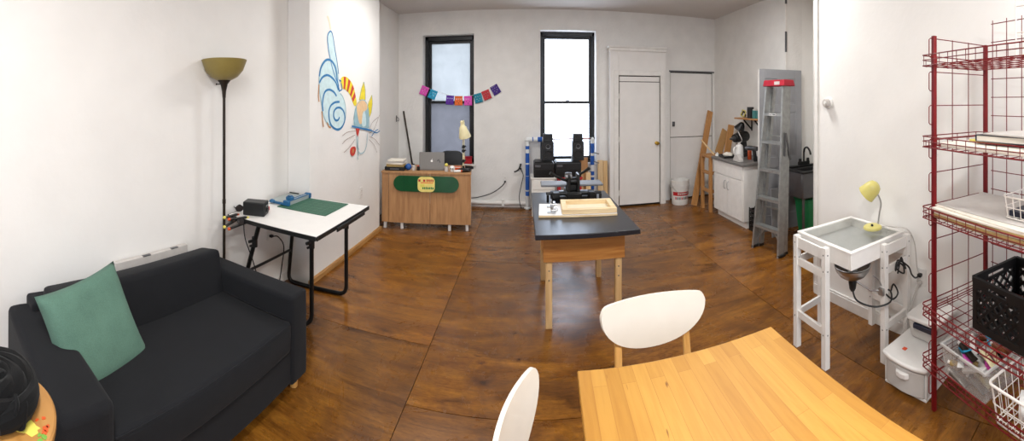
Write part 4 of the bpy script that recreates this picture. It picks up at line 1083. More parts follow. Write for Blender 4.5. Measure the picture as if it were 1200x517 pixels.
# boards leaning
def board(name, label, x, y, w, th, h, lean, m, rz=0, grp='boards leaning by the right window'):
    bm = nb(); box(bm, -w/2, w/2, -th/2, th/2, 0, h)
    o = obj(name, bm, m, None, .002); o.location = (x, y, .002); o.rotation_euler = (-lean, 0, rz); return tag(o, label, 'board', grp)
board('wood_board', 'tall brown board behind taped post, right of printers', .80, 5.62, .15, .02, .80, .09, 'plank')
board('wood_board', 'short narrow board left of the taped post by window', .755, 5.50, .06, .02, .63, .05, 'leg_pine')
board('wood_board', 'short pale board against the right taped post', .86, 5.50, .07, .02, .60, .05, 'birch')
board('wood_board', 'pale plank nearer the window of two leaning against back wall', 1.105, 5.85, .085, .022, .72, .06, 'birch')
board('wood_board', 'pale plank nearer the closet of two leaning against back wall', 1.185, 5.85, .065, .022, .71, .06, 'leg_pine')

# ================================================================== RIGHT BACK CORNER
t = thing('paint_bucket', 'white plastic bucket with red label on floor by closet', 'bucket', (2.36, 5.70, 0))
bm = nb(); lathe(bm, [(0, 0), (.125, 0), (.128, .01), (.148, .36), (.154, .362), (.154, .385), (.146, .385), (.142, .36), (.12, .015), (0, .015)], 48); obj('body', bm, 'bucket', t)
bm = nb(); lathe(bm, [(.149, .30), (.155, .30), (.155, .31), (.149, .31)], 48); lathe(bm, [(.146, .27), (.152, .27), (.152, .28), (.146, .28)], 48); obj('rib', bm, 'bucket', t)
bm = nb()
def arc_patch(bm, r0, r1, z0, z1, a0, a1, n, mi):
    for i in range(n):
        a, b = a0+(a1-a0)*i/n, a0+(a1-a0)*(i+1)/n
        _f(bm, [bm.verts.new((r0*math.cos(a), r0*math.sin(a), z0)), bm.verts.new((r0*math.cos(b), r0*math.sin(b), z0)), bm.verts.new((r1*math.cos(b), r1*math.sin(b), z1)), bm.verts.new((r1*math.cos(a), r1*math.sin(a), z1))], mi)
R0 = lambda z: .1282+.02*z/.36*1.0+.0008
arc_patch(bm, R0(.05), R0(.25), .05, .25, -PI*.95, -.05, 24, 0)
arc_patch(bm, R0(.15)+.0006, R0(.21)+.0006, .15, .21, -PI*.9, -.1, 24, 1)
for i in range(8): arc_patch(bm, R0(.09)+.0006, R0(.13)+.0006, .09, .13, -2.5+i*.24, -2.5+i*.24+.15, 2, 2 if i % 3 else 1)
for i in range(6): arc_patch(bm, R0(.17)+.0012, R0(.195)+.0012, .17, .195, -2.2+i*.22, -2.2+i*.22+.14, 2, 0)
obj('paper_label', bm, ['bucket', 'red', 'darksteel'], t)
bm = nb(); tube(bm, [(.156*math.cos(a), .156*math.sin(a)*1.0, .345-.16*abs(math.sin(a))) for a in [-PI+PI*i/20 for i in range(21)]], .003, 6); obj('bail_handle', bm, 'steel', t)

# sink cabinet
t = thing('kitchen_cabinet', 'white two-door kitchen base cabinet against right wall', 'cabinet', (2.60, 4.16, 0))
bm = nb(); box(bm, .0, .51, 0, .79, .09, .805); obj('body', bm, 'white_paint', t, .002)
bm = nb(); box(bm, .05, .51, .01, .78, 0, .09); obj('toe_kick', bm, 'white_paint', t)
for a, b, hy in ((.008, .392, .35), (.398, .782, .44)):
    bm = nb(); box(bm, -.018, 0, a, b, .10, .615); d = obj('door', bm, 'white_paint', t, .003)
    bm = nb(); tube(bm, curve([(-.018, hy, .555), (-.042, hy, .545), (-.046, hy, .50), (-.042, hy, .455), (-.018, hy, .445)], 4), .005, 8); obj('handle', bm, 'steel', d)
bm = nb(); box(bm, -.018, 0, .008, .782, .625, .80); obj('false_drawer', bm, 'white_paint', t, .003)
for i in range(3):
    bm = nb(); box(bm, -.02, -.002, .785-.0, .793, .15+.2*i, .19+.2*i); obj('hinge', bm, 'steel', t)
bm = nb(); box(bm, 2.56, 3.115, 4.13, 4.985, .807, .845); tag(obj('countertop', bm, 'counter', None, .006), 'speckled grey countertop on white kitchen cabinet', 'countertop')
# wooden stand beside
t = thing('wood_stand', 'raw wood side stand beside white cabinet under leaning planks', 'stand', (2.58, 5.02, 0))
bm = nb(); box(bm, -.03, .38, 0, .34, .80, .83); obj('top', bm, 'plank', t, .003)
for x in (0, .33):
    for y in (.03, .30): bm = nb(); box(bm, x-.02, x+.025, y-.022, y+.022, 0, .80); obj('leg', bm, 'plank', t, .002)
for z in (.28, .55): bm = nb(); box(bm, -.01, .01, .05, .28, z, z+.05); obj('rail', bm, 'plank', t, .002); bm = nb(); box(bm, .01, .32, .02, .035, z, z+.05); obj('rail', bm, 'plank', t, .002)
def lean_bar(name, label, p, q, w, d, m, up, grp):
    bm = nb(); p, q = Vector(p), Vector(q); bar(bm, (0, 0, 0), q-p, w, d, 0, up); o = obj(name, bm, m, None, .003, loc=p); return tag(o, label, 'board', grp)
G = 'planks leaning in the back right corner'
lean_bar('plank', 'long brown plank leaning into corner beside back door', (2.50, 5.46, .01), (2.99, 5.86, 1.47), .105, .022, 'plank', (0, 1, .2), G)
lean_bar('plank', 'short tan board tilted on stand against right wall', (2.80, 5.22, .835), (3.03, 5.40, 1.17), .13, .02, 'cardboard', (0, 1, 0), G)
lean_bar('plank', 'thin pale batten crossing the stand behind countertop', (2.67, 5.10, .84), (2.55, 5.30, 1.05), .018, .018, 'birch', (0, 0, 1), G)
lean_bar('plank', 'thick short block standing upright on wood stand', (2.90, 5.12, .835), (3.0, 5.16, 1.27), .10, .03, 'plank', (0, 1, 0), G)

# wall shelf and its contents
t = thing('wall_shelf', 'short brown wall shelf on black brackets above countertop', 'shelf', (3.115, 4.62, 1.375))
bm = nb(); box(bm, -.17, 0, -.26, .36, 0, .022); obj('board', bm, 'plank', t, .002)
for y in (.13, -.16):
    bm = nb(); box(bm, -.008, 0, y-.012, y+.012, -.17, 0); box(bm, -.15, 0, y-.012, y+.012, -.012, 0); bar(bm, (-.14, y, -.01), (-.004, y, -.15), .02, .014, 0, (0, 1, 0)); obj('bracket', bm, 'black', t)
t = thing('shelf_can', 'black can standing on wall shelf', 'can', (3.03, 4.66, 1.398)); bm = nb(); lathe(bm, [(0, 0), (.05, 0), (.05, .15), (.046, .155), (0, .155)], 24); obj('can', bm, 'black', t); bm = nb(); lathe(bm, [(.047, .152), (.052, .152), (.052, .16), (.047, .16), (.047, .152)], 24); obj('rim', bm, 'darksteel', t)
for i, (y, lab) in enumerate(((4.53, 'teal jar beside black can on wall shelf'), (4.42, 'teal jar at end of wall shelf by grey door'))):
    t = thing('teal_jar', lab, 'jar', (3.03, y, 1.398), 0, 'teal jars on the wall shelf'); bm = nb(); lathe(bm, [(0, 0), (.045, 0), (.048, .02), (.048, .11), (.04, .115), (0, .115)], 24); obj('jar', bm, 'teal', t); bm = nb(); lathe(bm, [(0, .112), (.042, .112), (.042, .132), (0, .133)], 24); obj('lid', bm, 'paper_grey', t)
t = thing('tape_measure', 'yellow and dark cord bundle on left end of wall shelf', 'cord', (3.02, 4.84, 1.398)); bm = nb(); tube(bm, [(.0+.012*math.sin(a*3), .055*math.cos(a), .062+.05*math.sin(a)) for a in [2*PI*i/40 for i in range(40)]], .010, 8, True); obj('coil', bm, 'lemon', t); bm = nb(); tube(bm, [(.02+.008*math.sin(a*2), .045*math.cos(a)+.02, .05+.038*math.sin(a)) for a in [2*PI*i/40 for i in range(40)]], .010, 8, True); obj('dark_coil', bm, 'bronze', t)
t['category'] = 'cord'; t.name = 'cable_bundle'
# clutter on the counter
t = thing('power_drill', 'bulky black power tool heaped at back of countertop', 'tool', (2.92, 4.70, .846), .4)
t.scale = (1.2, 1.2, 1.15)
bm = nb(); tube(bm, [(-.16, 0, .24), (-.03, 0, .25), (.06, 0, .25)], [.05, .075, .068], 18); obj('motor', bm, 'black', t, .004)
bm = nb(); hexa(bm, [(-.02, -.03, .02), (.07, -.03, .02), (.07, .03, .02), (-.02, .03, .02)], [(-.02, -.028, .2), (.05, -.028, .2), (.05, .028, .2), (-.02, .028, .2)]); obj('grip', bm, 'black', t, .01)
bm = nb(); box(bm, -.06, .09, -.05, .05, 0, .05); obj('battery', bm, 'black', t, .008)
bm = nb(); tube(bm, [(-.16, 0, .24), (-.20, 0, .24), (-.26, 0, .24)], [.03, .02, .006], 12); obj('chuck', bm, 'darksteel', t)
t = thing('work_lamp', 'black hooded lamp behind power tool under wall shelf', 'lamp', (3.02, 4.90, .846))
bm = nb(); lathe(bm, [(0, 0), (.06, 0), (.06, .015), (.012, .02), (.012, .38), (0, .38)], 20); obj('stand', bm, 'black', t)
bm = nb(); lathe(bm, [(0, .06), (.03, .06), (.05, .03), (.085, -.05), (.08, -.05), (.04, .02), (0, .03)], 22, 0, T(-.02, -.02, .42, .5, .3)); obj('hood', bm, 'black', t)
t = thing('cable_loop', 'loop of grey cable hanging over black tool on counter', 'cord', (2.79, 4.60, .846)); bm = nb(); tube(bm, [(.02*math.sin(2*a), .075*math.cos(a), .29+.075*math.sin(a)) for a in [2*PI*i/32 for i in range(32)]], .006, 6, True); tube(bm, curve([(0, .07, .29), (.03, .09, .12), (.05, .05, .006)], 5), .006, 6); obj('loop', bm, 'paper_grey', t)
t = thing('electric_kettle', 'white jug with handle on the grey countertop', 'jug', (2.74, 4.50, .846), .3)
bm = nb(); lathe(bm, [(0, 0), (.062, 0), (.064, .01), (.056, .15), (.05, .19), (.03, .205), (0, .207)], 28); obj('body', bm, 'white_pl', t)
bm = nb(); tube(bm, curve([(-.05, 0, .17), (-.10, 0, .165), (-.105, 0, .10), (-.058, 0, .04)], 5), .010, 8); obj('handle', bm, 'white_pl', t)
bm = nb(); lathe(bm, [(0, .205), (.02, .205), (.018, .225), (0, .226)], 16); obj('lid_knob', bm, 'paper_grey', t)
t = thing('tape_dispenser', 'grey tape dispenser at front of the countertop', 'tape dispenser', (2.64, 4.36, .846), PI/2)
bm = nb(); prism(bm, [(-.09, 0), (.09, 0), (.085, .02), (.04, .085), (-.03, .09), (-.06, .04), (-.09, .03)], -.03, .03, 0, T(rx=PI/2)); obj('body', bm, 'paper_grey', t, .004)
bm = nb(); lathe(bm, [(.014, -.012), (.036, -.012), (.036, .012), (.014, .012), (.014, -.012)], 24, 0, T(.005, -.032, .045, PI/2)); obj('tape', bm, 'black', t)
bottle('squeeze_bottle', 'orange bottle behind white jug on the countertop', (2.86, 4.42, .846), .028, .17, 'orange_paint', 'white_pl', 'bottles on the countertop')
bottle('squeeze_bottle', 'pale green bottle by grey door on the countertop', (2.95, 4.24, .846), .026, .14, 'green_paint', 'lemon', 'bottles on the countertop')
bottle('squeeze_bottle', 'white bottle beside heat gun on the countertop', (2.98, 4.33, .846), .030, .16, 'white_pl', 'black', 'bottles on the countertop')
t = thing('heat_gun', 'grey heat gun lying at back of countertop near grey door', 'heat gun', (2.80, 4.29, .846), 1.9)
bm = nb(); tube(bm, [(-.1, 0, .17), (.04, 0, .17), (.09, 0, .165)], [.03, .034, .022], 14); obj('barrel', bm, 'darksteel', t)
bm = nb(); bar(bm, (-.05, 0, .15), (-.075, 0, .0), .04, .035, 0, (0, 1, 0)); obj('grip', bm, 'black', t, .006)
t = thing('roller_tray', 'shallow black tray at front left of the countertop', 'tray', (2.70, 4.76, .846), 1.4)
bm = nb(); box(bm, -.13, .13, -.09, .09, 0, .006); box(bm, -.13, .13, -.09, -.083, 0, .032); box(bm, -.13, .13, .083, .09, 0, .032); box(bm, -.13, -.123, -.083, .083, 0, .032); box(bm, .123, .13, -.083, .083, 0, .032); obj('tray', bm, 'black', t, .003)
t = thing('rag', 'crumpled white rag lying in black tray on countertop', 'cloth', (2.70, 4.74, .853)); bm = nb(); ball(bm, (0, 0, .028), .075, 20, 0, .42)
for v in bm.verts: v.co += Vector((random.uniform(-.014, .014), random.uniform(-.014, .014), random.uniform(-.006, .014))) if v.co.z > .005 else Vector((0, 0, 0))
obj('cloth', bm, 'paper', t, sub=1)
t = thing('chip_scraps', 'small white cap at left front corner of countertop', 'cap', (2.63, 4.93, .846)); t.name = 'bottle_cap'; bm = nb(); lathe(bm, [(0, 0), (.03, 0), (.026, .035), (0, .037)], 18); obj('cap', bm, 'white_pl', t); bm = nb(); lathe(bm, [(0, .036), (.012, .036), (.006, .055), (0, .056)], 12); obj('nozzle', bm, 'white_pl', t)

# ladder
t = thing('step_ladder', 'aluminium step ladder with red top leaning before grey door', 'ladder', (2.435, 3.405, 0), math.radians(9.2))
for s in (-1, 1):
    bm = nb()
    p0, p1 = Vector((0, s*.205, .0)), Vector((.15, s*.135, 1.83))
    # channel section rail: web and two flanges
    bar(bm, p0, p1, .092, .005, 0, (0, 1, 0))
    for d in (-.044, .044): bar(bm, p0+Vector((d, -s*.010, 0)), p1+Vector((d, -s*.010, 0)), .005, .022, 0, (0, 1, 0))
    r = obj('front_rail', bm, 'alu', t)
    bm = nb(); box(bm, -.045, .05, s*.205-.02, s*.205+.012, 0, .03); obj('foot', bm, 'black', r, .004)
    bm = nb(); q0, q1 = Vector((.088, s*.185, 0)), Vector((.222, s*.112, 1.80)); bar(bm, q0, q1, .045, .02, 0, (0, 1, 0)); r2 = obj('rear_rail', bm, 'alu', t)
    bm = nb(); box(bm, .06, .116, s*.185-.016, s*.185+.012, 0, .028); obj('foot', bm, 'black', r2, .004)
    bm = nb(); bar(bm, (.11, s*.172, 1.30), (.20, s*.158, 1.0), .022, .006, 0, (0, 1, 0)); bar(bm, (.085, s*.176, 1.05), (.11, s*.172, 1.30), .022, .006, 0, (0, 1, 0)); obj('spreader', bm, 'darksteel', t)
for i, z in enumerate((.27, .58, .89, 1.20, 1.51)):
    k = z/1.83; hw = .205-.07*k-.004; x = .15*k
    bm = nb(); box(bm, x-.042, x+.042, -hw, hw, z-.004, z); box(bm, x-.044, x-.036, -hw, hw, z-.03, z); box(bm, x+.036, x+.042, -hw, hw, z-.022, z)
    for j in range(5): box(bm, x-.034+j*.015, x-.028+j*.015, -hw, hw, z, z+.002)
    o = obj('step', bm, 'alu', t)
    if i == 4:
        bm = nb(); box(bm, x-.0455, x-.044, -.05, .055, z-.025, z-.004); box(bm, x-.046, x-.0455, -.045, .0, z-.02, z-.010, 1); box(bm, x-.046, x-.0455, .008, .05, z-.02, z-.014, 1); obj('label', bm, ['white_pl', 'black'], o)
    if i == 0:
        for s in (-1, 1):
            b2 = nb(); bar(b2, (x, s*.05, z-.01), (.03, s*.19, .09), .02, .006, 0, (1, 0, 0)); obj('brace', b2, 'alu', t)
for z in (.45, .85, 1.25): bm = nb(); bar(bm, (.088+.134*z/1.8, -.185+.073*z/1.8, z), (.088+.134*z/1.8, .185-.073*z/1.8, z), .03, .012, 0, (0, 0, 1)); obj('rear_brace', bm, 'alu', t)
bm = nb(); hexa(bm, [(.085, -.165, 1.81), (.275, -.16, 1.81), (.275, .16, 1.81), (.085, .165, 1.81)], [(.095, -.155, 1.88), (.265, -.15, 1.88), (.265, .15, 1.88), (.095, .155, 1.88)]); cap = obj('top_cap', bm, 'crimson', t, .008, 3)
bm = nb(); box(bm, .084, .0885, -.10, -.02, 1.825, 1.86, 0, T(0, 0, 0)); obj('cap_label', bm, 'paper_grey', cap)

# grey six panel door
t = thing('spare_door', 'unhung grey six-panel door standing upright behind step ladder', 'door', (2.71, 3.965, 0), rot=(math.radians(-.6), 0, math.radians(-9)))
bm = nb(); w, h = .62, 2.05
box(bm, 0, w, -.008, .008, .0, h)
sw = .085; mid = w/2
rails = [(0, .20), (.80, .93), (1.50, 1.60), (h-.12, h)]
for a, b in ((0, sw), (w-sw, w), (mid-.045, mid+.045)): box(bm, a, b, -.0175, .0175, 0, h)
for a, b in rails: box(bm, sw, w-sw, -.0172, .0172, a, b)
obj('door_leaf', bm, 'grey_door', t, .003)
for x0, x1 in ((sw, mid-.045), (mid+.045, w-sw)):
    for z0, z1 in ((.20, .80), (.93, 1.50), (1.60, h-.12)):
        bm = nb(); m_ = .028; hexa(bm, [(x0+m_, -.008, z0+m_), (x1-m_, -.008, z0+m_), (x1-m_, -.008, z1-m_), (x0+m_, -.008, z1-m_)], [(x0+m_+.018, -.0155, z0+m_+.018), (x1-m_-.018, -.0155, z0+m_+.018), (x1-m_-.018, -.0155, z1-m_-.018), (x0+m_+.018, -.0155, z1-m_-.018)]); obj('panel', bm, 'grey_door', t)
bm = nb(); box(bm, -.004, 0, -.0178, .0178, 0, h); obj('edge_band', bm, 'white_paint', t)

# utility sink with green bin below
t = thing('utility_sink', 'dark edged grey utility sink in the alcove beside ladder', 'sink', (3.21, 3.55, 0))
bm = nb()
box(bm, -.30, .36, -.19, -.165, .50, .80); box(bm, -.30, .36, .165, .19, .50, .80); box(bm, -.30, -.275, -.165, .165, .50, .80); box(bm, .335, .36, -.165, .165, .50, .80); box(bm, -.275, .335, -.165, .165, .50, .53)
obj('basin', bm, 'darksteel', t, .01)
bm = nb()
box(bm, -.325, .375, -.215, -.16, .80, .825); box(bm, -.325, .375, .16, .215, .80, .825); box(bm, -.325, -.26, -.16, .16, .80, .825); box(bm, .325, .375, -.16, .16, .80, .825); obj('rim', bm, 'black', t, .006)
for sx in (-.27, .33):
    for sy in (-.16, .16): bm = nb(); tube(bm, [(sx, sy, 0), (sx, sy, .52)], .017, 10); obj('leg', bm, 'darksteel', t)
bm = nb(); box(bm, -.05, .12, .165, .20, .825, .87); tube(bm, curve([(.03, .18, .86), (.03, .17, 1.02), (.0, .08, 1.06), (-.03, .0, 1.03), (-.03, -.02, .98)], 6), .012, 10); obj('faucet', bm, 'black', t)
for x in (-.03, .10): bm = nb(); lathe(bm, [(0, .87), (.022, .87), (.018, .91), (0, .912)], 14, 0, T(x, .18, 0)); obj('tap_handle', bm, 'black', t)
t = thing('waste_bin', 'green plastic bin standing under the utility sink', 'bin', (3.17, 3.53, 0))
bm = nb(); hexa(bm, [(-.11, -.09, 0), (.11, -.09, 0), (.11, .09, 0), (-.11, .09, 0)], [(-.145, -.13, .45), (.145, -.13, .45), (.145, .13, .45), (-.145, .13, .45)]); obj('body', bm, 'green_pl', t, .012, 3)
bm = nb(); box(bm, -.155, .155, -.14, .14, .44, .465); obj('rim', bm, 'green_pl', t, .006)
board('grey_board', 'short grey board standing beside the ladder foot and sink', 2.83, 3.72, .20, .018, .58, .06, 'grey_door', 0, None)
t = thing('floor_crate', 'small black slatted crate on floor between cabinet and grey door', 'crate', (2.745, 4.055, 0))
for nm, x0, x1, y0, y1 in (('side', -.09, .09, -.065, -.059), ('side', -.09, .09, .059, .065), ('side', -.09, -.084, -.059, .059), ('side', .084, .09, -.059, .059)):
    bm = nb()
    for i in range(5): box(bm, x0, x1, y0, y1, .02+i*.055, .055+i*.055)
    for i in range(3):
        if x1-x0 > y1-y0: xx = x0+(x1-x0-.012)*i/2; box(bm, xx, xx+.012, y0-.001, y1+.001, 0, .29)
        else: yy = y0+(y1-y0-.012)*i/2; box(bm, x0-.001, x1+.001, yy, yy+.012, 0, .29)
    obj(nm, bm, 'black', t)
bm = nb(); box(bm, -.086, .086, -.06, .06, 0, .008); obj('floor_panel', bm, 'black', t)

# ================================================================== RIGHT SIDE
t = thing('thermostat', 'round white dial thermostat on the right partition wall', 'thermostat', (2.244, 2.265, 1.63), rot=(0, -PI/2, 0))
bm = nb(); lathe(bm, [(0, 0), (.048, 0), (.048, .012), (.044, .018), (0, .018)], 36); obj('base', bm, 'white_pl', t)
bm = nb(); lathe(bm, [(0, .018), (.036, .018), (.036, .04), (.032, .046), (0, .047)], 36); obj('dial', bm, 'paper_grey', t)
bm = nb(); lathe(bm, [(0, .047), (.015, .047), (.012, .054), (0, .055)], 24); obj('cap', bm, 'white_pl', t)

# light table on two corner stools
t = thing('light_table', 'white wooden light table with glass top and slatted legs', 'table', (1.93, 1.735, 0), math.radians(-3))
S = .255
bm = nb()
box(bm, -S, S, -S, -S+.02, .655, .75); box(bm, -S, S, S-.02, S, .655, .75); box(bm, -S, -S+.02, -S+.02, S-.02, .655, .75); box(bm, S-.02, S, -S+.02, S-.02, .655, .75); obj('box_frame', bm, 'white_paint', t, .003)
bm = nb(); i_ = S-.024
box(bm, -S-.004, S+.004, -S-.004, -i_, .75, .762); box(bm, -S-.004, S+.004, i_, S+.004, .75, .762); box(bm, -S-.004, -i_, -i_, i_, .75, .762); box(bm, i_, S+.004, -i_, i_, .75, .762); obj('top_rim', bm, 'white_paint', t, .003)
bm = nb(); box(bm, -i_-.01, i_+.01, -i_-.01, i_+.01, .750, .755); obj('glass_top', bm, 'lightbox_glass', t)
bm = nb(); box(bm, -S+.02, S-.02, -S+.02, S-.02, .690, .696); box(bm, -.13, .16, -.16, .13, .696, .698); obj('diffuser', bm, 'lb_inner', t)
lw = .019
posts = {'A': (-S-.022, S-.02), 'B': (-S-.022, -.055), 'B2': (-.03, S+.022), 'D': (S+.0, -S-.022), 'C': (.02, -S-.022), 'C2': (S+.022, .06)}
for k, (x, y) in posts.items():
    bm = nb(); box(bm, x-lw, x+lw, y-lw, y+lw, 0, .745)
    for z in (.21, .60, .70): lathe(bm, [(0, 0), (.005, 0), (.005, .002), (0, .002)], 8, 1, T(x, y-lw, z, PI/2)); lathe(bm, [(0, 0), (.005, 0), (.005, .002), (0, .002)], 8, 1, T(x-lw, y, z, 0, -PI/2))
    obj('leg', bm, ['white_paint', 'darksteel'], t, .003)
def rail(p, q):
    p, q = posts[p], posts[q]
    for z0, z1 in ((.665, .735), (.55, .60), (.20, .245)):
        bm = nb(); bar(bm, (p[0], p[1], (z0+z1)/2), (q[0], q[1], (z0+z1)/2), .018, z1-z0, 0, (0, 0, 1)); obj('rail', bm, 'white_paint', t, .002)
rail('A', 'B'); rail('A', 'B2'); rail('D', 'C'); rail('D', 'C2')

# yellow gooseneck lamp
t = thing('gooseneck_lamp', 'pale yellow gooseneck lamp standing on the light table', 'lamp', (2.075, 1.665, .763))
bm = nb(); lathe(bm, [(0, 0), (.062, 0), (.066, .006), (.062, .018), (.045, .028), (.012, .031), (0, .031)], 36); obj('base', bm, 'lemon', t)
bm = nb(); tube(bm, curve([(.035, -.02, .02), (.045, -.025, .10), (.055, -.03, .17), (.035, -.02, .23), (.01, -.005, .27)], 8), .006, 10); obj('gooseneck', bm, 'steel', t)
Xy = Matrix.Translation((-.012, .0, .275)) @ Vector((.34, -.64, .69)).to_track_quat('Z', 'Y').to_matrix().to_4x4()
bm = nb(); lathe(bm, [(0, .06), (.02, .058), (.042, .045), (.055, .02), (.06, -.01), (.066, -.055), (.062, -.055), (.056, -.01), (.05, .016), (.03, .04), (0, .05)], 32, 0, Xy); obj('lamp_shade', bm, 'lemon', t)
bm = nb(); ball(bm, (0, 0, -.01), .03, 14, 0, 1.1, Xy); obj('bulb', bm, 'white_pl', t)
bm = nb(); lathe(bm, [(0, .03), (.009, .03), (.008, .042), (0, .043)], 12, 0, T(-.03, -.02, 0)); obj('switch', bm, 'black', t)
bm = nb(); tube(bm, curve([(2.125, 1.64, .775), (2.17, 1.55, .772), (2.195, 1.46, .768), (2.24-.02, 1.415, .68), (2.222, 1.395, .52), (2.222, 1.37, .465)], 7), .004, 6); obj('lamp_cord', bm, 'paper_grey', t, loc=(-2.075, -1.665, -.763))
# clamp reflector
t = thing('clamp_light', 'aluminium bowl clamp light hanging below the light table', 'lamp', (1.755, 1.565, .0))
bm = nb(); lathe(bm, [(.112, .645), (.108, .646), (.099, .618), (.077, .592), (.046, .571), (.03, .565), (.03, .560), (.048, .565), (.082, .586), (.104, .615), (.112, .64)], 40); obj('reflector', bm, 'steel', t)
bm = nb(); lathe(bm, [(0, .572), (.024, .572), (.026, .54), (.02, .50), (.012, .485), (0, .485)], 20); obj('socket', bm, 'black', t)
bm = nb(); lathe(bm, [(0, .568), (.018, .572), (.030, .60), (.028, .62), (0, .635)], 18); obj('bulb', bm, 'white_pl', t)
bm = nb(); tube(bm, [(.02, -.005, .54), (.10, -.06, .47), (.16, -.10, .455)], .006, 8); box(bm, .14, .20, -.125, -.085, .435, .475); tube(bm, curve([(.17, -.10, .47), (.14, -.09, .53), (.11, -.07, .56)], 4), .004, 6); obj('clamp', bm, 'steel', t, .003)
bm = nb(); tube(bm, curve([(0, 0, .488), (.01, -.03, .43), (.09, -.10, .385), (.17, -.16, .40), (.20, -.14, .45), (.17, -.10, .46), (.19, -.16, .41), (.24, -.17, .43), (.235, -.14, .48), (.22, -.13, .44)], 7), .0055, 8); obj('cord', bm, 'black', t)
# black cord bundle plugged into the partition
plug('black cord coiled in bundle on light table leg and plugged into partition', (2.232, 1.37, .465), (PI/2, 0, -PI/2), [(2.205, 1.37, .465), (2.16, 1.37, .47), (2.10, 1.36, .52), (2.06, 1.36, .585), (2.03, 1.42, .62), (1.99, 1.41, .57), (2.03, 1.40, .63), (2.07, 1.385, .56), (2.02, 1.395, .61), (1.99, 1.40, .585), (2.05, 1.385, .54), (2.04, 1.40, .64), (2.0, 1.40, .55)], 'black', .0055)
plug('grey cord hanging from partition outlet down behind plastic drawers', (2.232, 1.37, .415), (PI/2, 0, -PI/2), [(2.205, 1.37, .415), (2.17, 1.38, .36), (2.10, 1.395, .22), (2.04, 1.385, .17), (2.0, 1.38, .10), (1.98, 1.40, .01)], 'paper_grey', .004)

# plastic drawers
t = thing('drawer_unit', 'low white plastic drawer unit with clear front on floor', 'drawer unit', (1.99, 1.205, 0), math.radians(-2))
bm = nb(); box(bm, -.19, .19, -.145, .145, .0, .015); box(bm, -.19, .19, .135, .145, .015, .165); box(bm, -.19, .19, -.145, -.135, .015, .165); box(bm, .18, .19, -.135, .135, .015, .165); obj('shell', bm, 'white_pl', t, .006)
bm = nb(); prism(bm, [(-.205, -.155), (.195, -.155), (.195, .155), (-.205, .155), (-.225, .08), (-.23, 0), (-.225, -.08)], .165, .190); obj('top', bm, 'white_pl', t, .010, 3)
bm = nb(); prism(bm, [(-.195, -.13), (-.19, -.132), (.17, -.132), (.17, .132), (-.19, .132), (-.195, .13), (-.212, .07), (-.217, 0), (-.212, -.07)], .02, .155); dr = obj('drawer', bm, 'frost', t, .006)
bm = nb(); prism(bm, [(-.216, -.045), (-.205, -.045), (-.205, .045), (-.216, .045), (-.232, .03), (-.236, 0), (-.232, -.03)], .105, .135); obj('pull', bm, 'white_pl', dr, .004)
bm = nb(); box(bm, -.13, -.105, .04, .065, .190, .1915); obj('price_dot', bm, mat('neon_sticker', 'e0552e', .5), t)
t = thing('storage_tub', 'translucent tub with white lid and navy strip atop plastic drawers', 'tub', (2.08, 1.19, .193), math.radians(-4))
bm = nb(); hexa(bm, [(-.10, -.095, 0), (.10, -.095, 0), (.10, .095, 0), (-.10, .095, 0)], [(-.12, -.11, .12), (.115, -.11, .12), (.115, .11, .12), (-.12, .11, .12)]); obj('body', bm, 'frost', t, .02, 3)
bm = nb(); prism(bm, rrect(-.13, .125, -.12, .12, .03, 4), .12, .145); obj('lid', bm, 'white_pl', t, .008, 3)
bm = nb(); box(bm, -.142, -.12, -.115, .05, .09, .118); obj('clasp', bm, 'navy', t, .004)

# ---- red wire rack -----------------------------------------------------------
RA = math.radians(-21.2); RO = Vector((1.78, 1.01, 0))
def K(x, y, z=0):
    return (RO.x+x*math.cos(RA)-y*math.sin(RA), RO.y+x*math.sin(RA)+y*math.cos(RA), z)
t = thing('wire_rack', 'tall red wire shelving rack at right before partition', 'rack', tuple(RO), RA)
DEP, LEN = .40, .86
for x in (0, DEP):
    for y in (0, -LEN):
        bm = nb(); box(bm, x-.011, x+.011, y-.011, y+.011, 0, 1.995 if x == 0 else 1.985); obj('post', bm, 'red_wire', t, .002)
for y in (.0, -LEN):
    bm = nb(); z = .10
    while z < 1.95:
        q = [(DEP, y, z+.10), (-.026, y, z+.10), (-.034, y, z+.092), (-.034, y, z+.008), (-.026, y, z), (.006, y, z)]
        tube(bm, q, .0028, 6); z += .178
    for x in (.135, .26): tube(bm, [(x, y+.004, .06), (x, y+.004, 1.985)], .0028, 6)
    obj('side_grid', bm, 'red_wire', t)
bm = nb()
for i in range(8): tube(bm, [(DEP+.014, -.045-.11*i, .1), (DEP+.014, -.045-.11*i, 2.13)], .0028, 6)
for i in range(19): tube(bm, [(DEP+.018, -.03, .13+.11*i), (DEP+.018, -LEN+.03, .13+.11*i)], .0028, 6)
obj('back_grid', bm, 'red_wire', t)
SH = (1.835, 1.405, 1.03, .512, .24)
for z in SH:
    bm = nb(); r = .0032
    x0, x1, y0, y1 = -.05, DEP-.016, .045, -LEN-.03
    def ringr(zz): return [(x0, y0-.012, zz), (x0+.012, y0, zz), (x1, y0, zz), (x1, y1, zz), (x0+.012, y1, zz), (x0, y1+.012, zz)]
    tube(bm, ringr(z+.056), r, 6, True); tube(bm, ringr(z+.03), .0026, 6, True); tube(bm, ringr(z), r, 6, True)
    for i in range(15):
        yy = y0-.02-i*(y0-y1-.04)/14; tube(bm, [(x0, yy, z+.056), (x0, yy, z), (x1, yy, z)], .0022, 5)
    for i in range(6):
        xx = x0+.03+i*(x1-x0-.05)/5; tube(bm, [(xx, y0, z+.056 if i % 2 else z+.03), (xx, y0, z-.003), (xx, y1, z-.003), (xx, y1, z+.056)], .0024, 5)
    obj('shelf_basket', bm, 'red_wire', t)

def rk(name, label, cat, x, y, z, rz=0, group=None):
    return thing(name, label, cat, K(x, y, z), RA+rz, group)
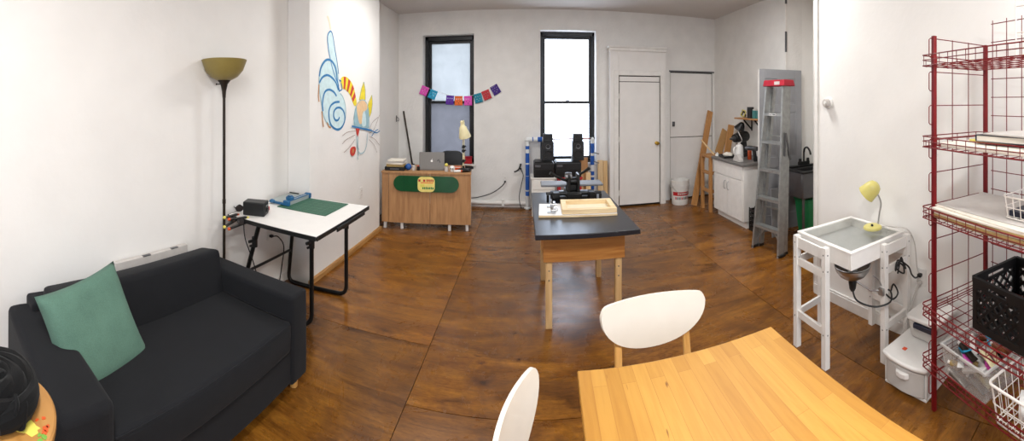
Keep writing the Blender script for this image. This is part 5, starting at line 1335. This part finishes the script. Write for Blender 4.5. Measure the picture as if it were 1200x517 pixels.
# shelf two: sheets and a dark book
def sheet(name, label, cat, x0, x1, y0, y1, z, h, m, rz=0, grp=None):
    cx, cy = (x0+x1)/2, (y0+y1)/2
    bm = nb(); box(bm, x0-cx, x1-cx, y0-cy, y1-cy, 0, h)
    o = obj(name, bm, m, None, .0015, loc=K(cx, cy, z), rot=(0, 0, RA+rz)); return tag(o, label, cat, grp)
sheet('paper_sheets', 'white sheets lying on the second rack shelf under dark book', 'papers', .0, .34, -.66, -.06, 1.410, .022, 'paper', .02)
sheet('yellow_notebook', 'yellow notebook peeking from under dark book on rack', 'notebook', .12, .30, -.40, -.14, 1.434, .012, 'yellow_paint', -.1)
t = rk('binder', 'dark bound book with white pages on second rack shelf', 'book', .19, -.40, 1.448, .06)
bm = nb(); box(bm, -.12, .12, -.20, .16, .0, .004); box(bm, -.12, .12, -.20, .16, .030, .034); box(bm, -.12, .12, .155, .161, .004, .030); obj('cover', bm, 'navy', t, .002)
bm = nb(); box(bm, -.115, .115, -.19, .154, .004, .030); obj('pages', bm, 'paper', t)
sheet('grey_folder', 'grey folder lying on top of dark bound book on rack', 'folder', .06, .30, -.62, -.30, 1.484, .008, 'paper_grey', -.05)
# shelf three: stack of big sheets
G3 = 'large sheets stacked on the third rack shelf'
for i, (m, h, lab, dx, rz) in enumerate((('kraft', .020, 'kraft board at bottom of large sheet stack on rack', 0, 0), ('paper', .012, 'white board above kraft board in large sheet stack', .004, .012), ('kraft', .012, 'thin brown board in middle of large sheet stack', -.002, -.015), ('paper', .010, 'white sheet pile below grey topmost sheet on rack', -.010, .03), ('paper', .006, 'loose cream sheet second from top of large stack', .004, -.03), ('paper_grey', .005, 'pale grey sheet topmost on large stack on rack', .03, .02))):
    z = 1.036+(0, .021, .034, .047, .058, .065)[i]
    sheet('art_sheet', lab, 'papers', -.015+dx, .355+dx*.5, -.62, -.015, z, h, m, rz, G3)
def wire_basket(bm, x0, x1, y0, y1, z0, z1, r=.0025, n=6, flare=.0, rim=.004):
    tube(bm, [(p[0], p[1], z1) for p in rrect(x0, x1, y0, y1, .025, 4)], rim, 8, True)
    tube(bm, [(p[0], p[1], z0) for p in rrect(x0+flare, x1-flare, y0+flare, y1-flare, .02, 4)], r, 6, True)
    for i in range(n):
        k = (i+.5)/n; x = x0+(x1-x0)*k; xf = x0+flare+(x1-x0-2*flare)*k; tube(bm, [(x, y0, z1), (xf, y0+flare, z0), (xf, y1-flare, z0), (x, y1, z1)], r*.8, 5)
        y = y0+(y1-y0)*k; yf = y0+flare+(y1-y0-2*flare)*k; tube(bm, [(x0, y, z1), (x0+flare, yf, z0), (x1-flare, yf, z0), (x1, y, z1)], r*.8, 5)
    zm = (z0+z1)/2; tube(bm, [(p[0], p[1], zm) for p in rrect(x0+flare/2, x1-flare/2, y0+flare/2, y1-flare/2, .022, 4)], r*.8, 5, True)
t = rk('letter_tray', 'white wire letter tray standing on large paper stack', 'tray', .18, -.53, 1.111)
bm = nb(); wire_basket(bm, -.13, .13, -.11, .10, .003, .10, .003, 5, .01); obj('wire_frame', bm, 'white_wire', t)
bm = nb(); box(bm, -.10, .10, -.09, .08, .006, .03); obj('papers', bm, 'navy', t)
# shelf four: milk crate
t = rk('milk_crate', 'black plastic milk crate with lattice sides on fourth rack shelf', 'crate', .225, -.40, .519, -.03)
A_, H_ = .165, .255
for nm, ax, s in (('side', 0, -1), ('side', 0, 1), ('side', 1, -1), ('side', 1, 1)):
    bm = nb()
    Xc = T(rz=0 if ax == 1 else PI/2)
    def bx(u0, u1, z0, z1, d=.006):
        box(bm, u0, u1, s*A_-d, s*A_+d, z0, z1, 0, Xc)
    bx(-A_, A_, 0, .035); bx(-A_, A_, H_-.022, H_, .009); bx(-A_, -A_+.03, .035, H_-.022); bx(A_-.03, A_, .035, H_-.022)
    bx(-A_+.03, -.062, .205, H_-.022); bx(.062, A_-.03, .205, H_-.022); bx(-.062, .062, .198, .212)
    # diagonal lattice
    for d_ in (-1, 1):
        for k in range(-3, 4):
            c = k*.058; L2 = .085
            p = Vector((c-d_*L2, s*A_, .035)); q = Vector((c+d_*L2, s*A_, .205))
            lim = A_-.028
            for e, f_ in ((p, q), (q, p)):
                if e.x < -lim: tt = (-lim-e.x)/(f_.x-e.x); e.z += (f_.z-e.z)*tt; e.x = -lim
                if e.x > lim: tt = (lim-e.x)/(f_.x-e.x); e.z += (f_.z-e.z)*tt; e.x = lim
            if (p-q).length > .02: bar(bm, p, q, .013, .008, 0, (0, 1, 0), Xc)
    bx(-A_+.028, A_-.028, .115, .122, .004)
    obj(nm, bm, 'crate_black', t)
bm = nb()
for i in range(6): box(bm, -A_+.01, A_-.01, -A_+.02+i*.058, -A_+.045+i*.058, .001, .008); box(bm, -A_+.02+i*.058, -A_+.045+i*.058, -A_+.01, A_-.01, .001, .007)
obj('floor_lattice', bm, 'crate_black', t)
# shelf five: clear bin with tubes, white wire basket
t = rk('clear_bin', 'clear plastic bin full of squeezed paint tubes on lowest rack shelf', 'bin', .165, -.235, .246)
def shell(bm, x0, x1, y0, y1, z0, z1, th, fl=.012):
    a = [(x0+fl, y0+fl, z0), (x1-fl, y0+fl, z0), (x1-fl, y1-fl, z0), (x0+fl, y1-fl, z0)]; b = [(x0, y0, z1), (x1, y0, z1), (x1, y1, z1), (x0, y1, z1)]
    a2 = [(x0+fl+th, y0+fl+th, z0+th), (x1-fl-th, y0+fl+th, z0+th), (x1-fl-th, y1-fl-th, z0+th), (x0+fl+th, y1-fl-th, z0+th)]; b2 = [(x0+th, y0+th, z1), (x1-th, y0+th, z1), (x1-th, y1-th, z1), (x0+th, y1-th, z1)]
    va, vb, vc, vd = [[bm.verts.new(p) for p in q] for q in (a, b, b2, a2)]
    _f(bm, va[::-1], 0); _f(bm, vd, 0)
    for p, q in ((va, vb), (vb, vc), (vc, vd)):
        for i in range(4): _f(bm, [p[i], p[(i+1) % 4], q[(i+1) % 4], q[i]], 0)
bm = nb(); shell(bm, -.18, .16, -.15, .155, 0, .155, .003); obj('body', bm, 'clear', t)
bm = nb()
for x0, x1, y0, y1 in ((-.187, -.177, -.157, .162), (.157, .167, -.157, .162), (-.177, .157, -.157, -.147), (-.177, .157, .152, .162)): box(bm, x0, x1, y0, y1, .145, .16)
obj('rim', bm, 'frost', t, .003)
cols = ['skin_tube', 'white_pl', 'kraft', 'bronze', 'skin_tube', 'darksteel', 'white_pl', 'kraft', 'skin_tube', 'bronze', 'darksteel', 'rust', 'white_pl', 'rust', 'cream', 'olive', 'cyan', 'pink']
looks = {'rust': 'rusty orange', 'cream': 'cream', 'olive': 'olive', 'skin_tube': 'dull silver', 'white_pl': 'white', 'orange_paint': 'orange', 'bronze': 'dark brown', 'cyan': 'blue', 'kraft': 'tan', 'pink': 'pink', 'darksteel': 'dark grey', 'red': 'red'}
places = ['in near corner of clear bin', 'along front wall of clear bin', 'in middle of clear bin', 'at back of clear bin', 'at far end of clear bin', 'at near end of clear bin', 'on top of heap in clear bin']
random.seed(21)
idx = 0; used_l = set()
def paint_tube(x, y, z, ang, tilt, ln, r, m, label):
    o = thing('paint_tube', label, 'paint tube', K(.165+x, -.235+y, .246+z), group='paint tubes in the clear bin', rot=(0, tilt, RA+ang))
    bm = nb(); rings = []
    n = 12; prof = [(-ln/2, .001, 1.25), (-ln/2+.01, .004, 1.2), (-.1*ln, .8, 1.03), (ln*.32, 1, 1), (ln*.36, .95, 1), (ln*.40, .45, 1)]
    for u, k, wv in prof:
        rings.append([bm.verts.new((u, r*wv*(1 if k > .3 else 1)*math.cos(2*PI*j/n)*(1 if k > .5 or k < .3 else .5), r*max(k, .12)*math.sin(2*PI*j/n))) for j in range(n)])
    for A, B in zip(rings, rings[1:]):
        for j in range(n): _f(bm, [A[j], A[(j+1) % n], B[(j+1) % n], B[j]], 0)
    _f(bm, rings[0][::-1], 0); _f(bm, rings[-1], 0)
    obj('body', bm, m, o)
    bm = nb(); tube(bm, [(ln*.39, 0, 0), (ln*.5, 0, 0)], r*.6, 10); obj('cap', bm, random.choice(['white_pl', 'black', 'white_pl']), o)
def tube_label(m, cx, cy, layer):
    where = 'by front wall' if cx < -.06 else 'by back wall' if cx > .06 else 'in middle'
    return '%s paint tube, %s, %s, %s end of clear bin' % (looks[m], ('bottom layer', 'second layer', 'third layer', 'fourth layer', 'top layer')[layer], where, 'drawers' if cy > 0 else 'basket')
k = 0; seen_l = {}
for layer in range(5):
    for q in range(9):
        m = cols[(k*5+layer) % len(cols)]; k += 1
        cx = -.150+.033*q+random.uniform(-.008, .008); cy = random.choice((-.055, .055))+random.uniform(-.015, .015)
        lb = tube_label(m, cx, cy, layer)
        if lb in seen_l:
            m = next(c for c in cols if tube_label(c, cx, cy, layer) not in seen_l); lb = tube_label(m, cx, cy, layer)
        seen_l[lb] = 1
        paint_tube(cx, cy, .020+.030*layer, PI/2+random.uniform(-.8, .8) if layer > 1 else PI/2+random.uniform(-.2, .2), random.uniform(-.10, .10) if layer < 4 else random.uniform(-.35, .35), random.uniform(.10, .15), random.uniform(.013, .017), m, lb)
# larger white tube standing against the front wall
paint_tube(-.142, -.03, .095, PI/2+.1, .42, .16, .016, 'white_pl', 'large white tube slanting along front wall of clear bin')
paint_tube(-.10, .07, .125, PI/2-.3, .5, .12, .02, 'cyan', 'blue banded tube near front corner of clear bin')
t = rk('wire_basket', 'white coated wire basket on lowest rack shelf beside clear bin', 'basket', .14, -.60, .246)
bm = nb(); wire_basket(bm, -.20, .16, -.16, .155, .004, .17, .003, 8, .02, .006); obj('wire_frame', bm, 'white_wire', t)
t = rk('tape_reel', 'white and blue tape roll lying in white wire basket', 'tape', .06, -.56, .30)
bm = nb(); lathe(bm, [(.025, -.022), (.055, -.022), (.055, .022), (.025, .022), (.025, -.022)], 28, 0, T(rx=PI/2, rz=.5)); obj('roll', bm, 'white_pl', t)
bm = nb(); lathe(bm, [(.02, -.023), (.026, -.023), (.026, .023), (.02, .023), (.02, -.023)], 28, 0, T(rx=PI/2, rz=.5)); obj('core', bm, 'blue', t)
# wire tray rack above
t = rk('tiered_wire_tray', 'white two-tier wire tray standing on top rack shelf', 'tray', .20, -.62, 1.840)
bm = nb()
for z in (.36, .42): tube(bm, [(-.14, .17, z), (.14, .17, z), (.14, -.16, z), (-.14, -.16, z)], .0035, 6, True)
for i in range(7): tube(bm, [(-.14+.28*i/6, .17, .36), (-.14+.28*i/6, -.16, .36)], .0022, 5)
for x in (-.12, .12):
    for y in (.13, -.13): tube(bm, [(x, y, 0), (x, y, .42)], .0035, 6)
tube(bm, [(-.12, .13, .12), (.12, .13, .12), (.12, -.13, .12), (-.12, -.13, .12)], .0025, 5, True); tube(bm, [(-.12, .13, .24), (.12, .13, .24), (.12, -.13, .24), (-.12, -.13, .24)], .0025, 5, True)
obj('wire_frame', bm, 'white_wire', t)

# ================================================================== LIGHT
w = bpy.data.worlds.new('sky'); sc.world = w; w.use_nodes = True
bg = w.node_tree.nodes['Background']
tc = N(w.node_tree, 'ShaderNodeTexCoord'); sep = N(w.node_tree, 'ShaderNodeSeparateXYZ')
w.node_tree.links.new(tc.outputs['Generated'], sep.inputs[0])
w.node_tree.links.new(ramp(w.node_tree, sep.outputs['Z'], [(0, (.80, .84, .88, 1)), (.55, (.86, .93, 1, 1))]), bg.inputs['Color'])
bg.inputs['Strength'].default_value = 7.0
def area(name, loc, rot, sx, sy, power, col=(1, 1, 1), portal=False, shape='RECTANGLE'):
    l = bpy.data.lights.new(name, 'AREA'); l.shape = shape; l.size = sx; l.size_y = sy; l.energy = power; l.color = col
    if portal: l.cycles.is_portal = True
    o = bpy.data.objects.new(name, l); C.objects.link(o); o.location = loc; o.rotation_euler = rot
    return o
for n, Wn in ((1, W1), (2, W2)):
    area('daylight_portal', ((Wn[0]+Wn[1])/2, BW+.35, (Wn[2]+Wn[3])/2), (-PI/2, 0, 0), Wn[1]-Wn[0], Wn[3]-Wn[2], 1, portal=True)
area('daylight_portal', ((W3[0]+W3[1])/2, -2.9, (W3[2]+W3[3])/2), (PI/2, 0, 0), W3[1]-W3[0], W3[3]-W3[2], 1, portal=True)  # portal of the added front window
warm = (1.0, .985, .965)
for p, e in (((-.9, 3.8), 30), ((1.75, 2.95), 40), ((-.3, -.1), 54), ((1.1, -.5), 54)):  # the light nearest the alcove is added to brighten alcove and kitchen
    area('overhead_light', (p[0], p[1], CEIL-.06), (0, 0, 0), .45, .45, e, warm, shape='DISK')

# ================================================================== CAMERA (a stitched phone panorama: cylindrical)
F = 450.0
cd = bpy.data.cameras.new('camera'); cam = bpy.data.objects.new('camera', cd); C.objects.link(cam)
cam.location = (0, 0, 1.65); cam.rotation_euler = (PI/2, 0, 0)
cd.type = 'PANO'; cd.panorama_type = 'CENTRAL_CYLINDRICAL'
cd.central_cylindrical_range_u_min = -620/F; cd.central_cylindrical_range_u_max = 580/F
cd.central_cylindrical_range_v_min = -(517-118)/F; cd.central_cylindrical_range_v_max = 118/F
cd.central_cylindrical_radius = 1.0
cd.clip_start = .02
sc.camera = cam
sc.view_settings.view_transform = 'Standard'; sc.view_settings.look = 'None'
sc.view_settings.gamma = 1; sc.view_settings.use_curve_mapping = False
sc.view_settings.exposure = 0.22
sc.cycles.use_denoising = True
sc.cycles.max_bounces = 10; sc.cycles.diffuse_bounces = 6
sc.cycles.sample_clamp_indirect = 6
